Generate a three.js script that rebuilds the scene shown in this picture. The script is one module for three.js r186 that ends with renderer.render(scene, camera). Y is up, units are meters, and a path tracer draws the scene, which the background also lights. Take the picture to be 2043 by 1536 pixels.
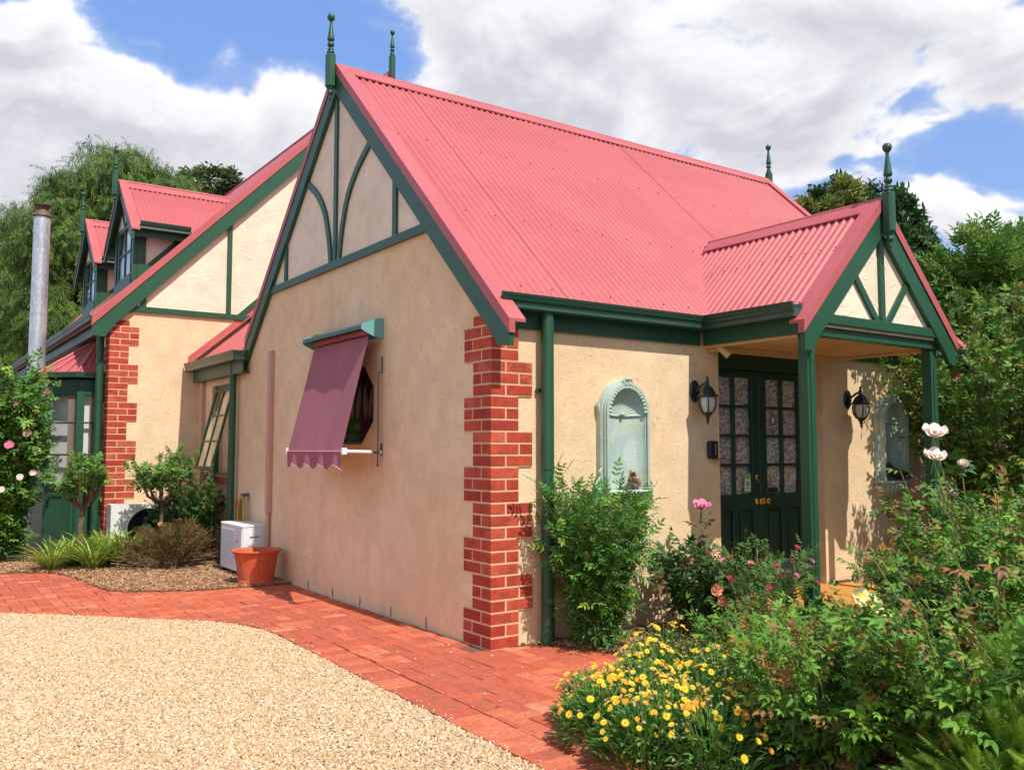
import * as THREE from 'three';
import { mergeGeometries, mergeVertices, toCreasedNormals } from 'three/addons/utils/BufferGeometryUtils.js';

// ---------------------------------------------------------------- camera, sky, sun, exposure
const scene = new THREE.Scene();
const camera = new THREE.PerspectiveCamera(46.86, 1024 / 769, 0.1, 400);
camera.position.set(-3.631, 1.45, 5.45);
const FWD = new THREE.Vector3(0.572, 0.0726, -0.817).normalize();
camera.lookAt(camera.position.clone().add(FWD));

const renderer = new THREE.WebGLRenderer({ antialias: true });
renderer.toneMapping = THREE.LinearToneMapping;
renderer.toneMappingExposure = 1.31;
renderer.shadowMap.enabled = true;

const SUN = new THREE.Vector3(0.046, 1.53, 1).normalize();
const sun = new THREE.DirectionalLight(new THREE.Color(1.0, 0.96, 0.89), 4.05);
sun.position.copy(SUN.clone().multiplyScalar(60));
sun.castShadow = true;
sun.shadow.mapSize.set(4096, 4096);
Object.assign(sun.shadow.camera, { left: -25, right: 25, top: 25, bottom: -25, near: 1, far: 150 });
scene.add(sun, sun.target);

// ---- small deterministic tools
function rng(seed) { let a = seed >>> 0; return () => { a = (a + 0x6D2B79F5) | 0; let t = Math.imul(a ^ (a >>> 15), 1 | a); t = (t + Math.imul(t ^ (t >>> 7), 61 | t)) ^ t; return ((t ^ (t >>> 14)) >>> 0) / 4294967296; }; }
const clamp = (x, a = 0, b = 1) => Math.min(b, Math.max(a, x));
const lerp = (a, b, t) => a + (b - a) * t;
const smooth = (x, a, b) => { const t = clamp((x - a) / (b - a)); return t * t * (3 - 2 * t); };
function hash(x, y, s) { let h = Math.imul(x, 374761393) ^ Math.imul(y, 668265263) ^ Math.imul(s, 974634781); h = Math.imul(h ^ (h >>> 13), 1274126177); return ((h ^ (h >>> 16)) >>> 0) / 4294967296; }
function vnoise(x, y, p, s) {            // value noise, repeats every p cells
  const xi = Math.floor(x), yi = Math.floor(y); let fx = x - xi, fy = y - yi;
  fx = fx * fx * fx * (fx * (fx * 6 - 15) + 10); fy = fy * fy * fy * (fy * (fy * 6 - 15) + 10);
  const m = (v) => ((v % p) + p) % p, x0 = m(xi), x1 = m(xi + 1), y0 = m(yi), y1 = m(yi + 1);
  return lerp(lerp(hash(x0, y0, s), hash(x1, y0, s), fx), lerp(hash(x0, y1, s), hash(x1, y1, s), fx), fy);
}
function fbm(x, y, p, s, oct = 5, gain = 0.5) { let a = 0, w = 1, t = 0; for (let i = 0; i < oct; i++) { a += w * vnoise(x, y, p, s + i * 17); t += w; w *= gain; x *= 2; y *= 2; p *= 2; } return a / t; }

// ---- the sky: blue air with broken cumulus, as directions over the whole dome
function makeSky() {
  const W = 4096, H = 2048, data = new Float32Array(W * H * 4), BIG = 1 << 20;
  const fh = new THREE.Vector3(FWD.x, 0, FWD.z).normalize(), rt = new THREE.Vector3(-fh.z, 0, fh.x);
  // cloud banks and clear gaps: [heading tangent, elevation tangent, half width, half height, weight]
  const banks = [
    [-0.48, 0.35, 0.18, 0.085, 0.36], [-0.56, 0.30, 0.15, 0.085, 0.36], [-0.38, 0.35, 0.09, 0.05, 0.28], [-0.24, 0.375, 0.11, 0.05, 0.42], [-0.22, 0.32, 0.10, 0.06, 0.34], [-0.60, 0.46, 0.11, 0.05, 0.20],
    [-0.27, 0.50, 0.05, 0.02, 0.30], [-0.317, 0.440, 0.03, 0.022, 0.46], [-0.42, 0.452, 0.03, 0.015, 0.2], [-0.60, 0.50, 0.12, 0.04, 0.3], [0.03, 0.43, 0.10, 0.07, 0.30], [0.22, 0.44, 0.22, 0.12, 0.42], [0.36, 0.40, 0.22, 0.10, 0.42], [0.52, 0.43, 0.16, 0.09, 0.36], [0.25, 0.34, 0.18, 0.05, 0.30], [0.50, 0.265, 0.10, 0.05, 0.38], [0.44, 0.30, 0.05, 0.03, 0.22],
    [-0.36, 0.475, 0.16, 0.05, -0.42], [-0.18, 0.45, 0.13, 0.06, -0.5], [-0.14, 0.40, 0.05, 0.05, -0.20], [-0.31, 0.385, 0.035, 0.06, -0.24], [-0.44, 0.44, 0.10, 0.03, -0.25], [0.40, 0.325, 0.08, 0.02, -0.34], [0.57, 0.345, 0.07, 0.035, -0.36], [0.385, 0.275, 0.03, 0.03, -0.25], [-0.59, 0.245, 0.04, 0.03, -0.3],
  ];
  const field = (dx, dy, dz) => {
    const k = 1.9 / (dy + 0.22), x = dx * k + 40, z = dz * k + 40;
    const wx = fbm(x * 1.3, z * 1.3, BIG, 91, 3) - 0.5, wz = fbm(x * 1.3 + 9, z * 1.3, BIG, 57, 3) - 0.5;
    const bil = (f, s) => Math.abs(vnoise(x * f + wx * 2, z * f + wz * 2, BIG, s) * 2 - 1);
    let n = fbm(x * 1.25 + wx * 0.9, z * 1.25 + wz * 0.9, BIG, 5, 8, 0.56) + 0.05 * (0.5 - bil(5.5, 71)) + 0.036 * (0.5 - bil(12, 72)) + 0.024 * (0.5 - bil(27, 73)) + 0.013 * (0.5 - bil(60, 74));
    const f = dx * fh.x + dz * fh.z;
    if (f > 0.15) {
      const a = (dx * rt.x + dz * rt.z) / f + wx * 0.20, e = dy / f + wz * 0.13; let b = 0;
      for (const q of banks) { const u = (a - q[0]) / q[2], v = (e - q[1]) / q[3]; const d = u * u + v * v; if (d < 9) b += q[4] * Math.exp(-d); }
      n = lerp(n + 0.03, 0.405 + (n - 0.5) * 1.0 + clamp(b, -0.4, 0.42) * 0.62, smooth(f, 0.15, 0.5));
    }
    return n;
  };
  for (let j = 0; j < H; j++) for (let i = 0; i < W; i++) {
    const el = ((j + 0.5) / H - 0.5) * Math.PI, az = ((i + 0.5) / W - 0.5) * 2 * Math.PI, o = (j * W + i) * 4;
    const cy = Math.cos(el), dx = Math.cos(az) * cy, dy = Math.sin(el), dz = Math.sin(az) * cy;
    data[o + 3] = 1;
    const e = Math.max(dy, 0), t = Math.pow(1 - e, 2.6);
    let r = lerp(0.115, 0.36, t), g = lerp(0.25, 0.50, t), b = lerp(0.62, 0.74, t);
    if (dy > -0.005) {
      const yy = Math.max(dy, 0.012), n = field(dx, yy, dz);
      const up = field(dx, yy + 0.03, dz), d = 0.16 * smooth(n, 0.36, 0.50) + 0.84 * smooth(n, 0.455, 0.55);
      const thick = smooth(n, 0.50, 0.74), top = clamp((n - up) * 5.0, -1, 1);
      const lit = clamp(0.80 - 0.62 * thick + 0.55 * top);
      const cr = lerp(0.50, 0.81, lit), cg = lerp(0.505, 0.81, lit), cb = lerp(0.56, 0.83, lit);
      r = lerp(r, cr, d); g = lerp(g, cg, d); b = lerp(b, cb, d);
    }
    data[o] = r; data[o + 1] = g; data[o + 2] = b;
  }
  const t = new THREE.DataTexture(data, W, H, THREE.RGBAFormat, THREE.FloatType);
  t.mapping = THREE.EquirectangularReflectionMapping; t.magFilter = t.minFilter = THREE.LinearFilter; t.wrapS = THREE.RepeatWrapping; t.needsUpdate = true;
  return t;
}
scene.background = makeSky();
scene.environment = scene.background;

// ---------------------------------------------------------------- textures and materials
function tex(size, fn, metres, colour = true) {
  const d = new Uint8Array(size * size * 4);
  for (let j = 0; j < size; j++) for (let i = 0; i < size; i++) {
    const c = fn(i / size, j / size), o = (j * size + i) * 4;
    if (typeof c === 'number') d[o] = d[o + 1] = d[o + 2] = clamp(c) * 255; else { d[o] = clamp(c[0]) * 255; d[o + 1] = clamp(c[1]) * 255; d[o + 2] = clamp(c[2]) * 255; }
    d[o + 3] = (Array.isArray(c) && c.length > 3) ? clamp(c[3]) * 255 : 255;
  }
  const t = new THREE.DataTexture(d, size, size);
  t.wrapS = t.wrapT = THREE.RepeatWrapping; t.magFilter = THREE.LinearFilter; t.minFilter = THREE.LinearMipmapLinearFilter; t.generateMipmaps = true;
  if (colour) t.colorSpace = THREE.SRGBColorSpace;
  t.repeat.set(1 / metres, 1 / metres); t.needsUpdate = true;
  return t;
}
const mixc = (a, b, t) => [lerp(a[0], b[0], t), lerp(a[1], b[1], t), lerp(a[2], b[2], t)];
const mulc = (a, k) => [a[0] * k, a[1] * k, a[2] * k];
const S = (r, g, b) => [r / 255, g / 255, b / 255];
// trowelled render: scratches swung in many directions, pits, fine sand
const scratch = (u, v, n, s) => { const a = fbm(u * 5, v * 5, 5, s + 3, 3) * 9.0, c = Math.cos(a), q = Math.sin(a); return fbm(u * n + c * 3 + v * 6, v * n + q * 3, n, s, 3, 0.6); };
const renderBump = tex(1024, (u, v) => {
  const w = fbm(u * 6, v * 6, 6, 31, 3), sc = scratch(u, v, 48, 5);
  const sand = hash((u * 1024) | 0, (v * 1024) | 0, 4), pit = vnoise(u * 150, v * 150, 150, 8);
  return 0.35 * w + 0.42 * sc + 0.12 * sand - (pit > 0.88 ? 0.25 * (pit - 0.88) / 0.12 : 0) + 0.1;
}, 1.9, false);
const renderTone = (a, b, stain, seed) => tex(1024, (u, v) => {
  const big = fbm(u * 4, v * 4, 4, seed, 5), mid = fbm(u * 18, v * 18, 18, seed + 5, 4), f = hash((u * 1024) | 0, (v * 1024) | 0, seed);
  const line = Math.abs(fbm(u * 8, v * 8, 8, seed + 9, 4) - 0.5);
  let c = mixc(a, b, smooth(big, 0.32, 0.68)); c = mulc(c, 0.93 + 0.12 * mid + 0.035 * (f - 0.5));
  const speck = vnoise(u * 210, v * 210, 210, seed + 2); if (speck > 0.87) c = mixc(c, stain, 0.55 * (speck - 0.87) / 0.13);
  return mixc(c, stain, 0.10 * smooth(0.05 - line, 0, 0.05) * smooth(mid, 0.4, 0.7));
}, 3.1);
const panelBump = tex(1024, (u, v) => {
  const wx = fbm(u * 7, v * 7, 7, 41, 3) * 2.2, wy = fbm(u * 7, v * 7, 7, 43, 3) * 2.2, a = vnoise(u * 20 + wx, v * 20 + wy, 20, 15), r = 1 - Math.abs(a - 0.5) * 9;
  return 0.38 + 0.5 * clamp(r) * smooth(fbm(u * 9, v * 9, 9, 6, 2), 0.42, 0.55) + 0.14 * fbm(u * 60, v * 60, 60, 7, 3);
}, 1.3, false);
const grit = tex(512, (u, v) => 0.5 + 0.5 * (fbm(u * 40, v * 40, 40, 3, 4, 0.65) - 0.5) + 0.16 * (hash((u * 512) | 0, (v * 512) | 0, 9) - 0.5), 0.35, false);
const paintBump = tex(512, (u, v) => 0.5 * fbm(u * 50, v * 50, 50, 5, 3) + 0.3 * vnoise(u * 8, v * 8, 8, 9), 0.8, false);
const claySkin = (a, b, dark, seed, amount) => tex(512, (u, v) => {
  const m = fbm(u * 6, v * 6, 6, seed, 5), f = fbm(u * 60, v * 60, 60, seed + 4, 3), k = fbm(u * 11, v * 11, 11, seed + 8, 4);
  const c = mulc(mixc(a, b, smooth(m, 0.3, 0.7)), 0.86 + 0.28 * f); return mixc(c, dark, amount * smooth(k, 0.52, 0.72) * (0.6 + 0.4 * f));
}, 0.9);
const M = {};
const std = (name, o) => { const m = new THREE.MeshStandardMaterial({ roughness: 0.85, metalness: 0, ...o }); m.name = name; return m; };
const phys = (name, o) => { const m = new THREE.MeshPhysicalMaterial({ roughness: 0.85, metalness: 0, ...o }); m.name = name; return m; };
M.render = std('sand render', { map: renderTone(S(231, 202, 164), S(227, 195, 154), S(172, 120, 72), 11), bumpMap: renderBump, bumpScale: 0.006, roughness: 0.95 });
M.panel = std('cream textured panel', { map: renderTone(S(240, 222, 196), S(234, 214, 186), S(206, 178, 146), 51), bumpMap: panelBump, bumpScale: 0.006, roughness: 0.9 });
M.cream = std('smooth cream lining', { map: renderTone(S(226, 186, 140), S(220, 178, 130), S(190, 150, 110), 81), roughness: 0.8 });
M.roofRed = std('red painted steel', { map: tex(1024, (u, v) => { const m = fbm(u * 5, v * 5, 5, 61, 5), f = fbm(u * 70, v * 70, 70, 66, 3); const sp = vnoise(u * 240, v * 240, 240, 2); const c = mulc(mixc(S(181, 90, 88), S(185, 95, 92), smooth(m, 0.35, 0.65)), 0.975 + 0.05 * f); return sp > 0.9 ? mixc(c, S(160, 68, 70), 0.5) : c; }, 2.7), roughness: 0.5, bumpMap: paintBump, bumpScale: 0.0006 });
M.capRed = std('red folded capping', { map: M.roofRed.map, roughness: 0.5 });
M.green = std('dark green gloss paint', { map: tex(512, (u, v) => mulc(mixc(S(34, 78, 53), S(39, 86, 58), fbm(u * 5, v * 5, 5, 21, 5)), 0.92 + 0.16 * fbm(u * 50, v * 50, 50, 2, 3)), 1.1), roughness: 0.42, bumpMap: paintBump, bumpScale: 0.0012 });
M.greenDeep = std('deep green door paint', { map: tex(512, (u, v) => mulc(S(25, 58, 47), 0.9 + 0.2 * fbm(u * 20, v * 20, 20, 25, 4)), 1.1), roughness: 0.4, bumpMap: paintBump, bumpScale: 0.001 });
M.gutter = std('green steel gutter', { color: new THREE.Color().setRGB(0.016, 0.054, 0.033), roughness: 0.32 });
M.brick = [[S(178, 70, 46), S(170, 61, 41)], [S(186, 78, 51), S(174, 66, 44)], [S(168, 60, 42), S(160, 54, 40)], [S(190, 90, 63), S(178, 74, 52)]].map((c, i) => std('red face brick ' + 'abcd'[i], { map: claySkin(c[0], c[1], S(128, 48, 38), 300 + i * 13, 0.5), bumpMap: grit, bumpScale: 0.0025, roughness: 0.92 }));
M.mortar = std('cream mortar', { map: renderTone(S(224, 182, 140), S(214, 170, 128), S(180, 138, 102), 95), bumpMap: grit, bumpScale: 0.003, roughness: 0.95 });
M.paver = [[S(190, 95, 61), S(184, 87, 56), 0.2], [S(194, 101, 66), S(186, 90, 59), 0.15], [S(186, 90, 58), S(178, 82, 54), 0.35], [S(197, 108, 74), S(188, 95, 64), 0.15], [S(180, 88, 60), S(173, 81, 55), 0.5], [S(206, 130, 92), S(192, 106, 74), 0.2]].map((c, i) => std('terracotta paver ' + 'abcdef'[i], { map: claySkin(c[0], c[1], S(134, 90, 68), 400 + i * 17, c[2]), bumpMap: grit, bumpScale: 0.002, roughness: 0.93 }));
M.sand = std('sandy joints', { color: new THREE.Color().setRGB(0.17, 0.075, 0.042), roughness: 1, bumpMap: grit, bumpScale: 0.004 });
M.gravelBed = std('gravel bed', { map: tex(1024, (u, v) => { const a = vnoise(u * 120, v * 120, 120, 5), b = vnoise(u * 260, v * 260, 260, 6); return mulc(mixc(S(192, 160, 118), S(166, 132, 92), a), 0.75 + 0.4 * b); }, 1.7), roughness: 1, bumpMap: grit, bumpScale: 0.01 });
M.stone = std('gravel stone', { color: 0xffffff, roughness: 0.85 });
M.mulchBed = std('bark mulch bed', { map: tex(1024, (u, v) => mulc(mixc(S(148, 102, 66), S(104, 70, 46), fbm(u * 40, v * 40, 40, 3, 4)), 0.7 + 0.6 * vnoise(u * 200, v * 200, 200, 8)), 1.3), roughness: 1, bumpMap: grit, bumpScale: 0.012 });
M.chip = std('bark chip', { color: 0xffffff, roughness: 0.95 });
M.soil = std('bare earth', { map: tex(512, (u, v) => mulc(mixc(S(120, 96, 68), S(96, 78, 54), fbm(u * 10, v * 10, 10, 3, 5)), 0.8 + 0.4 * vnoise(u * 90, v * 90, 90, 8)), 3.7), roughness: 1 });
M.floorPaint = std('ochre painted boards', { map: tex(512, (u, v) => mulc(mixc(S(206, 146, 70), S(196, 136, 64), fbm(u * 8, v * 8, 8, 3, 4)), 0.92 + 0.14 * fbm(u * 50, v * 50, 50, 8, 3)), 1.2), roughness: 0.6 });
M.glass = phys('window glass', { color: 0xffffff, roughness: 0.02, transmission: 1, thickness: 0, ior: 1.5 });
M.darkGlass = std('dark leaded glass', { color: new THREE.Color().setRGB(0.012, 0.013, 0.013), roughness: 0.08 });
M.inside = std('room floorboards', { color: new THREE.Color().setRGB(0.36, 0.22, 0.12), roughness: 0.7 });
M.lace = phys('lace curtain', { map: tex(512, (u, v) => { const fl = vnoise(u * 44, v * 44, 44, 4), d = vnoise(u * 90, v * 90, 90, 7); const k = smooth(fl * 0.55 + d * 0.45, 0.42, 0.60); return mixc(S(240, 232, 222), S(164, 150, 140), k * 0.9); }, 0.75), roughness: 1, transmission: 0.25, thickness: 0 });
M.white = std('white enamel', { map: tex(256, (u, v) => mulc(S(226, 226, 224), 0.96 + 0.06 * fbm(u * 12, v * 12, 12, 3, 4)), 1), roughness: 0.45 });
M.whitePlastic = std('white plastic', { color: new THREE.Color().setRGB(0.72, 0.71, 0.69), roughness: 0.5 });
M.black = std('black plastic', { color: new THREE.Color().setRGB(0.012, 0.012, 0.013), roughness: 0.45 });
M.blackGreen = std('dark lantern enamel', { color: new THREE.Color().setRGB(0.012, 0.024, 0.020), roughness: 0.28 });
M.opal = phys('frosted lantern glass', { color: new THREE.Color().setRGB(0.80, 0.77, 0.73), roughness: 0.5, transmission: 0.35, thickness: 0 });
M.brass = std('brass', { color: new THREE.Color().setRGB(0.62, 0.38, 0.12), metalness: 1, roughness: 0.3 });
M.steel = std('galvanised steel', { map: tex(512, (u, v) => mulc(S(196, 200, 204), 0.84 + 0.3 * vnoise(u * 28, v * 28, 28, 3) * 0.6 + 0.12 * vnoise(u * 70, v * 70, 70, 9)), 0.9), metalness: 0.6, roughness: 0.42 });
M.rod = std('grey steel rod', { color: new THREE.Color().setRGB(0.16, 0.15, 0.14), metalness: 0.6, roughness: 0.5 });
M.fabric = std('plum canvas', { map: tex(512, (u, v) => { const w = 0.5 + 0.25 * Math.sin(u * 512 * 0.8) + 0.25 * Math.sin(v * 512 * 0.8), m = fbm(u * 5, v * 5, 5, 8, 5), f = vnoise(u * 120, v * 120, 120, 3); return mulc(mixc(S(162, 99, 110), S(152, 91, 101), m), 0.9 + 0.10 * w + 0.08 * f); }, 0.8), roughness: 1 });
M.piping = std('pink piping', { color: new THREE.Color().setRGB(0.62, 0.33, 0.36), roughness: 0.9 });
M.teal = std('faded teal hood', { color: new THREE.Color().setRGB(0.05, 0.135, 0.125), roughness: 0.5 });
M.tealPale = std('pale teal end cap', { color: new THREE.Color().setRGB(0.14, 0.36, 0.34), roughness: 0.55 });
M.terracotta = std('terracotta plastic', { map: claySkin(S(206, 100, 62), S(198, 92, 56), S(168, 92, 66), 77, 0.35), roughness: 0.7 });
M.verdigris = std('verdigris plaster', { map: tex(512, (u, v) => { const a = fbm(u * 8, v * 4, 8, 3, 4), b = fbm(u * 12 + 3, v * 4, 12, 9, 4); let c = mixc(S(186, 202, 190), S(168, 188, 182), smooth(a, 0.35, 0.65)); c = mixc(c, S(180, 190, 152), smooth(b, 0.46, 0.72) * 0.7); return mulc(c, 0.93 + 0.1 * vnoise(u * 90, v * 90, 90, 5)); }, 0.8), roughness: 0.8, bumpMap: grit, bumpScale: 0.002 });
M.birdPale = std('mottled bird', { map: tex(256, (u, v) => mixc(S(186, 158, 132), S(118, 78, 62), smooth(vnoise(u * 30, v * 30, 30, 3) * 0.6 + 0.4 * vnoise(u * 9, v * 9, 9, 2), 0.4, 0.6)), 0.3), roughness: 0.7 });
M.birdDark = std('dark bronze bird', { color: new THREE.Color().setRGB(0.05, 0.036, 0.034), roughness: 0.35, metalness: 0.3 });
M.pinkPipe = std('pinkish painted conduit', { color: new THREE.Color().setRGB(0.56, 0.33, 0.24), roughness: 0.6 });
M.hose = std('yellow hose', { color: new THREE.Color().setRGB(0.42, 0.31, 0.05), roughness: 0.45 });
M.redPlastic = std('red plastic', { color: new THREE.Color().setRGB(0.5, 0.03, 0.02), roughness: 0.5 });
M.bark = std('grey brown bark', { map: tex(256, (u, v) => mulc(mixc(S(130, 108, 88), S(92, 74, 58), fbm(u * 12, v * 12, 12, 3, 4)), 0.8 + 0.4 * vnoise(u * 50, v * 50, 50, 8)), 0.5), roughness: 1, bumpMap: grit, bumpScale: 0.006 });
M.cane = std('green cane', { color: new THREE.Color().setRGB(0.26, 0.25, 0.085), roughness: 0.8 });
M.stemGreen = std('leaf green stem', { color: new THREE.Color().setRGB(0.10, 0.19, 0.04), roughness: 0.8 });
M.caneRed = std('red brown cane', { color: new THREE.Color().setRGB(0.13, 0.07, 0.04), roughness: 0.85 });
M.dryTwig = std('dry straw twig', { color: new THREE.Color().setRGB(0.42, 0.29, 0.17), roughness: 0.95 });
const leafMat = (name, rough = 0.5, through = 0.3) => phys(name, { color: 0xffffff, roughness: rough, transmission: through, thickness: 0, specularIntensity: 0.4, side: THREE.DoubleSide });
M.leaf = leafMat('leaf', 0.7, 0.4);
M.leafGloss = leafMat('glossy leaf', 0.5, 0.35);
M.leafFar = leafMat('tree leaf', 0.8, 0.4);
const petalMat = (name, r, g, b) => phys(name, { color: new THREE.Color().setRGB(r, g, b), roughness: 0.8, transmission: 0.25, thickness: 0, side: THREE.DoubleSide });
M.petalYellow = petalMat('yellow petal', 0.90, 0.68, 0.025); M.petalOrange = petalMat('golden petal', 0.85, 0.40, 0.015); M.petalStraw = petalMat('faded straw petal', 0.66, 0.52, 0.22);
M.petalPink = petalMat('pink petal', 0.80, 0.26, 0.38); M.petalPale = petalMat('pale blush petal', 0.90, 0.76, 0.66); M.petalCream = petalMat('creamy yellow petal', 0.90, 0.80, 0.42); M.petalRed = petalMat('crimson petal', 0.50, 0.03, 0.08); M.petalPeach = petalMat('peach petal', 0.82, 0.34, 0.18); M.petalWhite = petalMat('white petal', 0.82, 0.80, 0.72);
M.floretGold = std('golden disc', { color: new THREE.Color().setRGB(0.55, 0.24, 0.02), roughness: 0.9 });
M.sticker = std('green sticker', { color: new THREE.Color().setRGB(0.16, 0.42, 0.12), roughness: 0.5 });
M.paper = std('white sticker', { color: new THREE.Color().setRGB(0.62, 0.62, 0.58), roughness: 0.6 });
M.timberPink = std('pinkish lattice timber', { color: new THREE.Color().setRGB(0.42, 0.26, 0.18), roughness: 0.9 });
M.wood = std('orange timber frame', { color: new THREE.Color().setRGB(0.34, 0.15, 0.05), roughness: 0.6 });

// ---------------------------------------------------------------- geometry tools
const V = (x, y, z) => new THREE.Vector3(x, y, z);
const used = {};
const numbered = (n) => { const k = used[n] = (used[n] ?? -1) + 1; return k ? `${n}_${String(k).padStart(3, '0')}` : n; };
function thing(name, label, category, pos = [0, 0, 0], turn = 0, group) {
  const o = new THREE.Group(); o.name = numbered(name); o.position.set(...pos); o.rotation.y = turn; o.userData = { label, category }; if (group) o.userData.group = group; scene.add(o); return o;
}
function part(name, geo, mat, parent, label, kind) {
  const m = new THREE.Mesh(Array.isArray(geo) ? merge(geo) : geo, mat); m.name = name; m.castShadow = m.receiveShadow = true;
  if (label) m.userData.label = label; if (kind) m.userData.kind = kind; parent.add(m); return m;
}
function struct(name, geo, mat) { const m = new THREE.Mesh(Array.isArray(geo) ? merge(geo) : geo, mat); m.name = name; m.castShadow = m.receiveShadow = true; m.userData.kind = 'structure'; scene.add(m); return m; }
function one(name, geo, mat, label, category, group) { const m = new THREE.Mesh(Array.isArray(geo) ? merge(geo) : geo, mat); m.name = numbered(name); m.castShadow = m.receiveShadow = true; m.userData = { label, category }; if (group) m.userData.group = group; scene.add(m); return m; }
function merge(list) {
  return mergeGeometries(list.map((g) => { const h = g.index ? g.toNonIndexed() : g.clone(); for (const k of Object.keys(h.attributes)) if (!['position', 'normal', 'uv'].includes(k)) h.deleteAttribute(k); if (!h.attributes.uv) h.setAttribute('uv', new THREE.BufferAttribute(new Float32Array(h.attributes.position.count * 2), 2)); h.morphAttributes = {}; return h; }), false);
}
// flat faced solids; uv in metres from the face's own direction
class Poly {
  constructor() { this.p = []; }
  face(...pts) { for (let i = 1; i + 1 < pts.length; i++) this.p.push(pts[0], pts[i], pts[i + 1]); return this; }
  geo(ou = 0, ov = 0) {
    const n = this.p.length, P = new Float32Array(n * 3), N = new Float32Array(n * 3), U = new Float32Array(n * 2), a = V(), b = V(), c = V();
    for (let i = 0; i < n; i += 3) {
      a.fromArray(this.p[i]); b.fromArray(this.p[i + 1]); c.fromArray(this.p[i + 2]);
      const nn = b.clone().sub(a).cross(c.clone().sub(a)).normalize(), ax = Math.abs(nn.x), ay = Math.abs(nn.y), az = Math.abs(nn.z);
      for (let k = 0; k < 3; k++) {
        const q = this.p[i + k]; P.set(q, (i + k) * 3); N.set([nn.x, nn.y, nn.z], (i + k) * 3);
        const u = ay >= ax && ay >= az ? [q[0], q[2] / Math.max(ay, 0.3)] : ax >= az ? [q[2], q[1] / 1] : [q[0], q[1]];
        U.set([u[0] + ou, u[1] + ov], (i + k) * 2);
      }
    }
    const g = new THREE.BufferGeometry(); g.setAttribute('position', new THREE.BufferAttribute(P, 3)); g.setAttribute('normal', new THREE.BufferAttribute(N, 3)); g.setAttribute('uv', new THREE.BufferAttribute(U, 2)); return g;
  }
}
// chamfered box centred at c
function box(w, h, d, x = 0, y = 0, z = 0, c = 0, ou = 0, ov = 0) {
  const P = new Poly(), X = w / 2, Y = h / 2, Z = d / 2, f = (a, b, e) => [a + x, b + y, e + z];
  const cor = (sx, sy, sz, k) => f(sx * (k === 0 ? X : X - c), sy * (k === 1 ? Y : Y - c), sz * (k === 2 ? Z : Z - c));
  for (const s of [-1, 1]) {
    const o = s > 0;
    const q = (pts) => P.face(...(o ? pts : pts.reverse()));
    q([cor(s, -1, -1, 0), cor(s, 1, -1, 0), cor(s, 1, 1, 0), cor(s, -1, 1, 0)]);
    q([cor(-1, s, -1, 1), cor(-1, s, 1, 1), cor(1, s, 1, 1), cor(1, s, -1, 1)]);
    q([cor(-1, -1, s, 2), cor(1, -1, s, 2), cor(1, 1, s, 2), cor(-1, 1, s, 2)]);
  }
  if (c > 0) for (const s of [-1, 1]) for (const t of [-1, 1]) {
    const q = (flip, pts) => P.face(...(flip > 0 ? pts : pts.reverse()));
    q(s * t, [cor(s, t, -1, 0), cor(s, t, -1, 1), cor(s, t, 1, 1), cor(s, t, 1, 0)]);
    q(s * t, [cor(-1, s, t, 1), cor(-1, s, t, 2), cor(1, s, t, 2), cor(1, s, t, 1)]);
    q(s * t, [cor(s, -1, t, 2), cor(s, -1, t, 0), cor(s, 1, t, 0), cor(s, 1, t, 2)]);
    for (const r of [-1, 1]) q(s * t * r, [cor(s, t, r, 0), cor(s, t, r, 1), cor(s, t, r, 2)]);
  }
  return P.geo(ou, ov);
}
const range = (x0, x1, y0, y1, z0, z1, c = 0, ou = 0, ov = 0) => box(x1 - x0, y1 - y0, z1 - z0, (x0 + x1) / 2, (y0 + y1) / 2, (z0 + z1) / 2, c, ou, ov);
// prism: polygon pts (2D) drawn in plane 'zy' (thickness along x) or 'xy' (thickness along z)
function prism(pts, plane, t0, t1, holes = []) {
  const P = new Poly(), m = plane === 'zy' ? (a, t) => [t, a[1], a[0]] : plane === 'xz' ? (a, t) => [a[0], t, a[1]] : (a, t) => [a[0], a[1], t];
  const cont = pts.map((a) => new THREE.Vector2(a[0], a[1])), hs = holes.map((h) => h.map((a) => new THREE.Vector2(a[0], a[1])));
  if (THREE.ShapeUtils.isClockWise(cont)) cont.reverse(); for (const h of hs) if (!THREE.ShapeUtils.isClockWise(h)) h.reverse();
  const tri = THREE.ShapeUtils.triangulateShape(cont, hs), all = [...cont, ...hs.flat()].map((v) => [v.x, v.y]);
  const flip = plane !== 'xy';
  for (const t of tri) { const q = t.map((i) => all[i]); const A = q.map((a) => m(a, t1)), B = q.map((a) => m(a, t0)).reverse(); if (flip) { A.reverse(); B.reverse(); } P.face(...A); P.face(...B); }
  for (const ring of [cont, ...hs]) for (let i = 0; i < ring.length; i++) {
    const a = ring[i], b = ring[(i + 1) % ring.length], q = [m([a.x, a.y], t0), m([b.x, b.y], t0), m([b.x, b.y], t1), m([a.x, a.y], t1)]; if (flip) q.reverse(); P.face(...q);
  }
  return P.geo();
}
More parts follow.
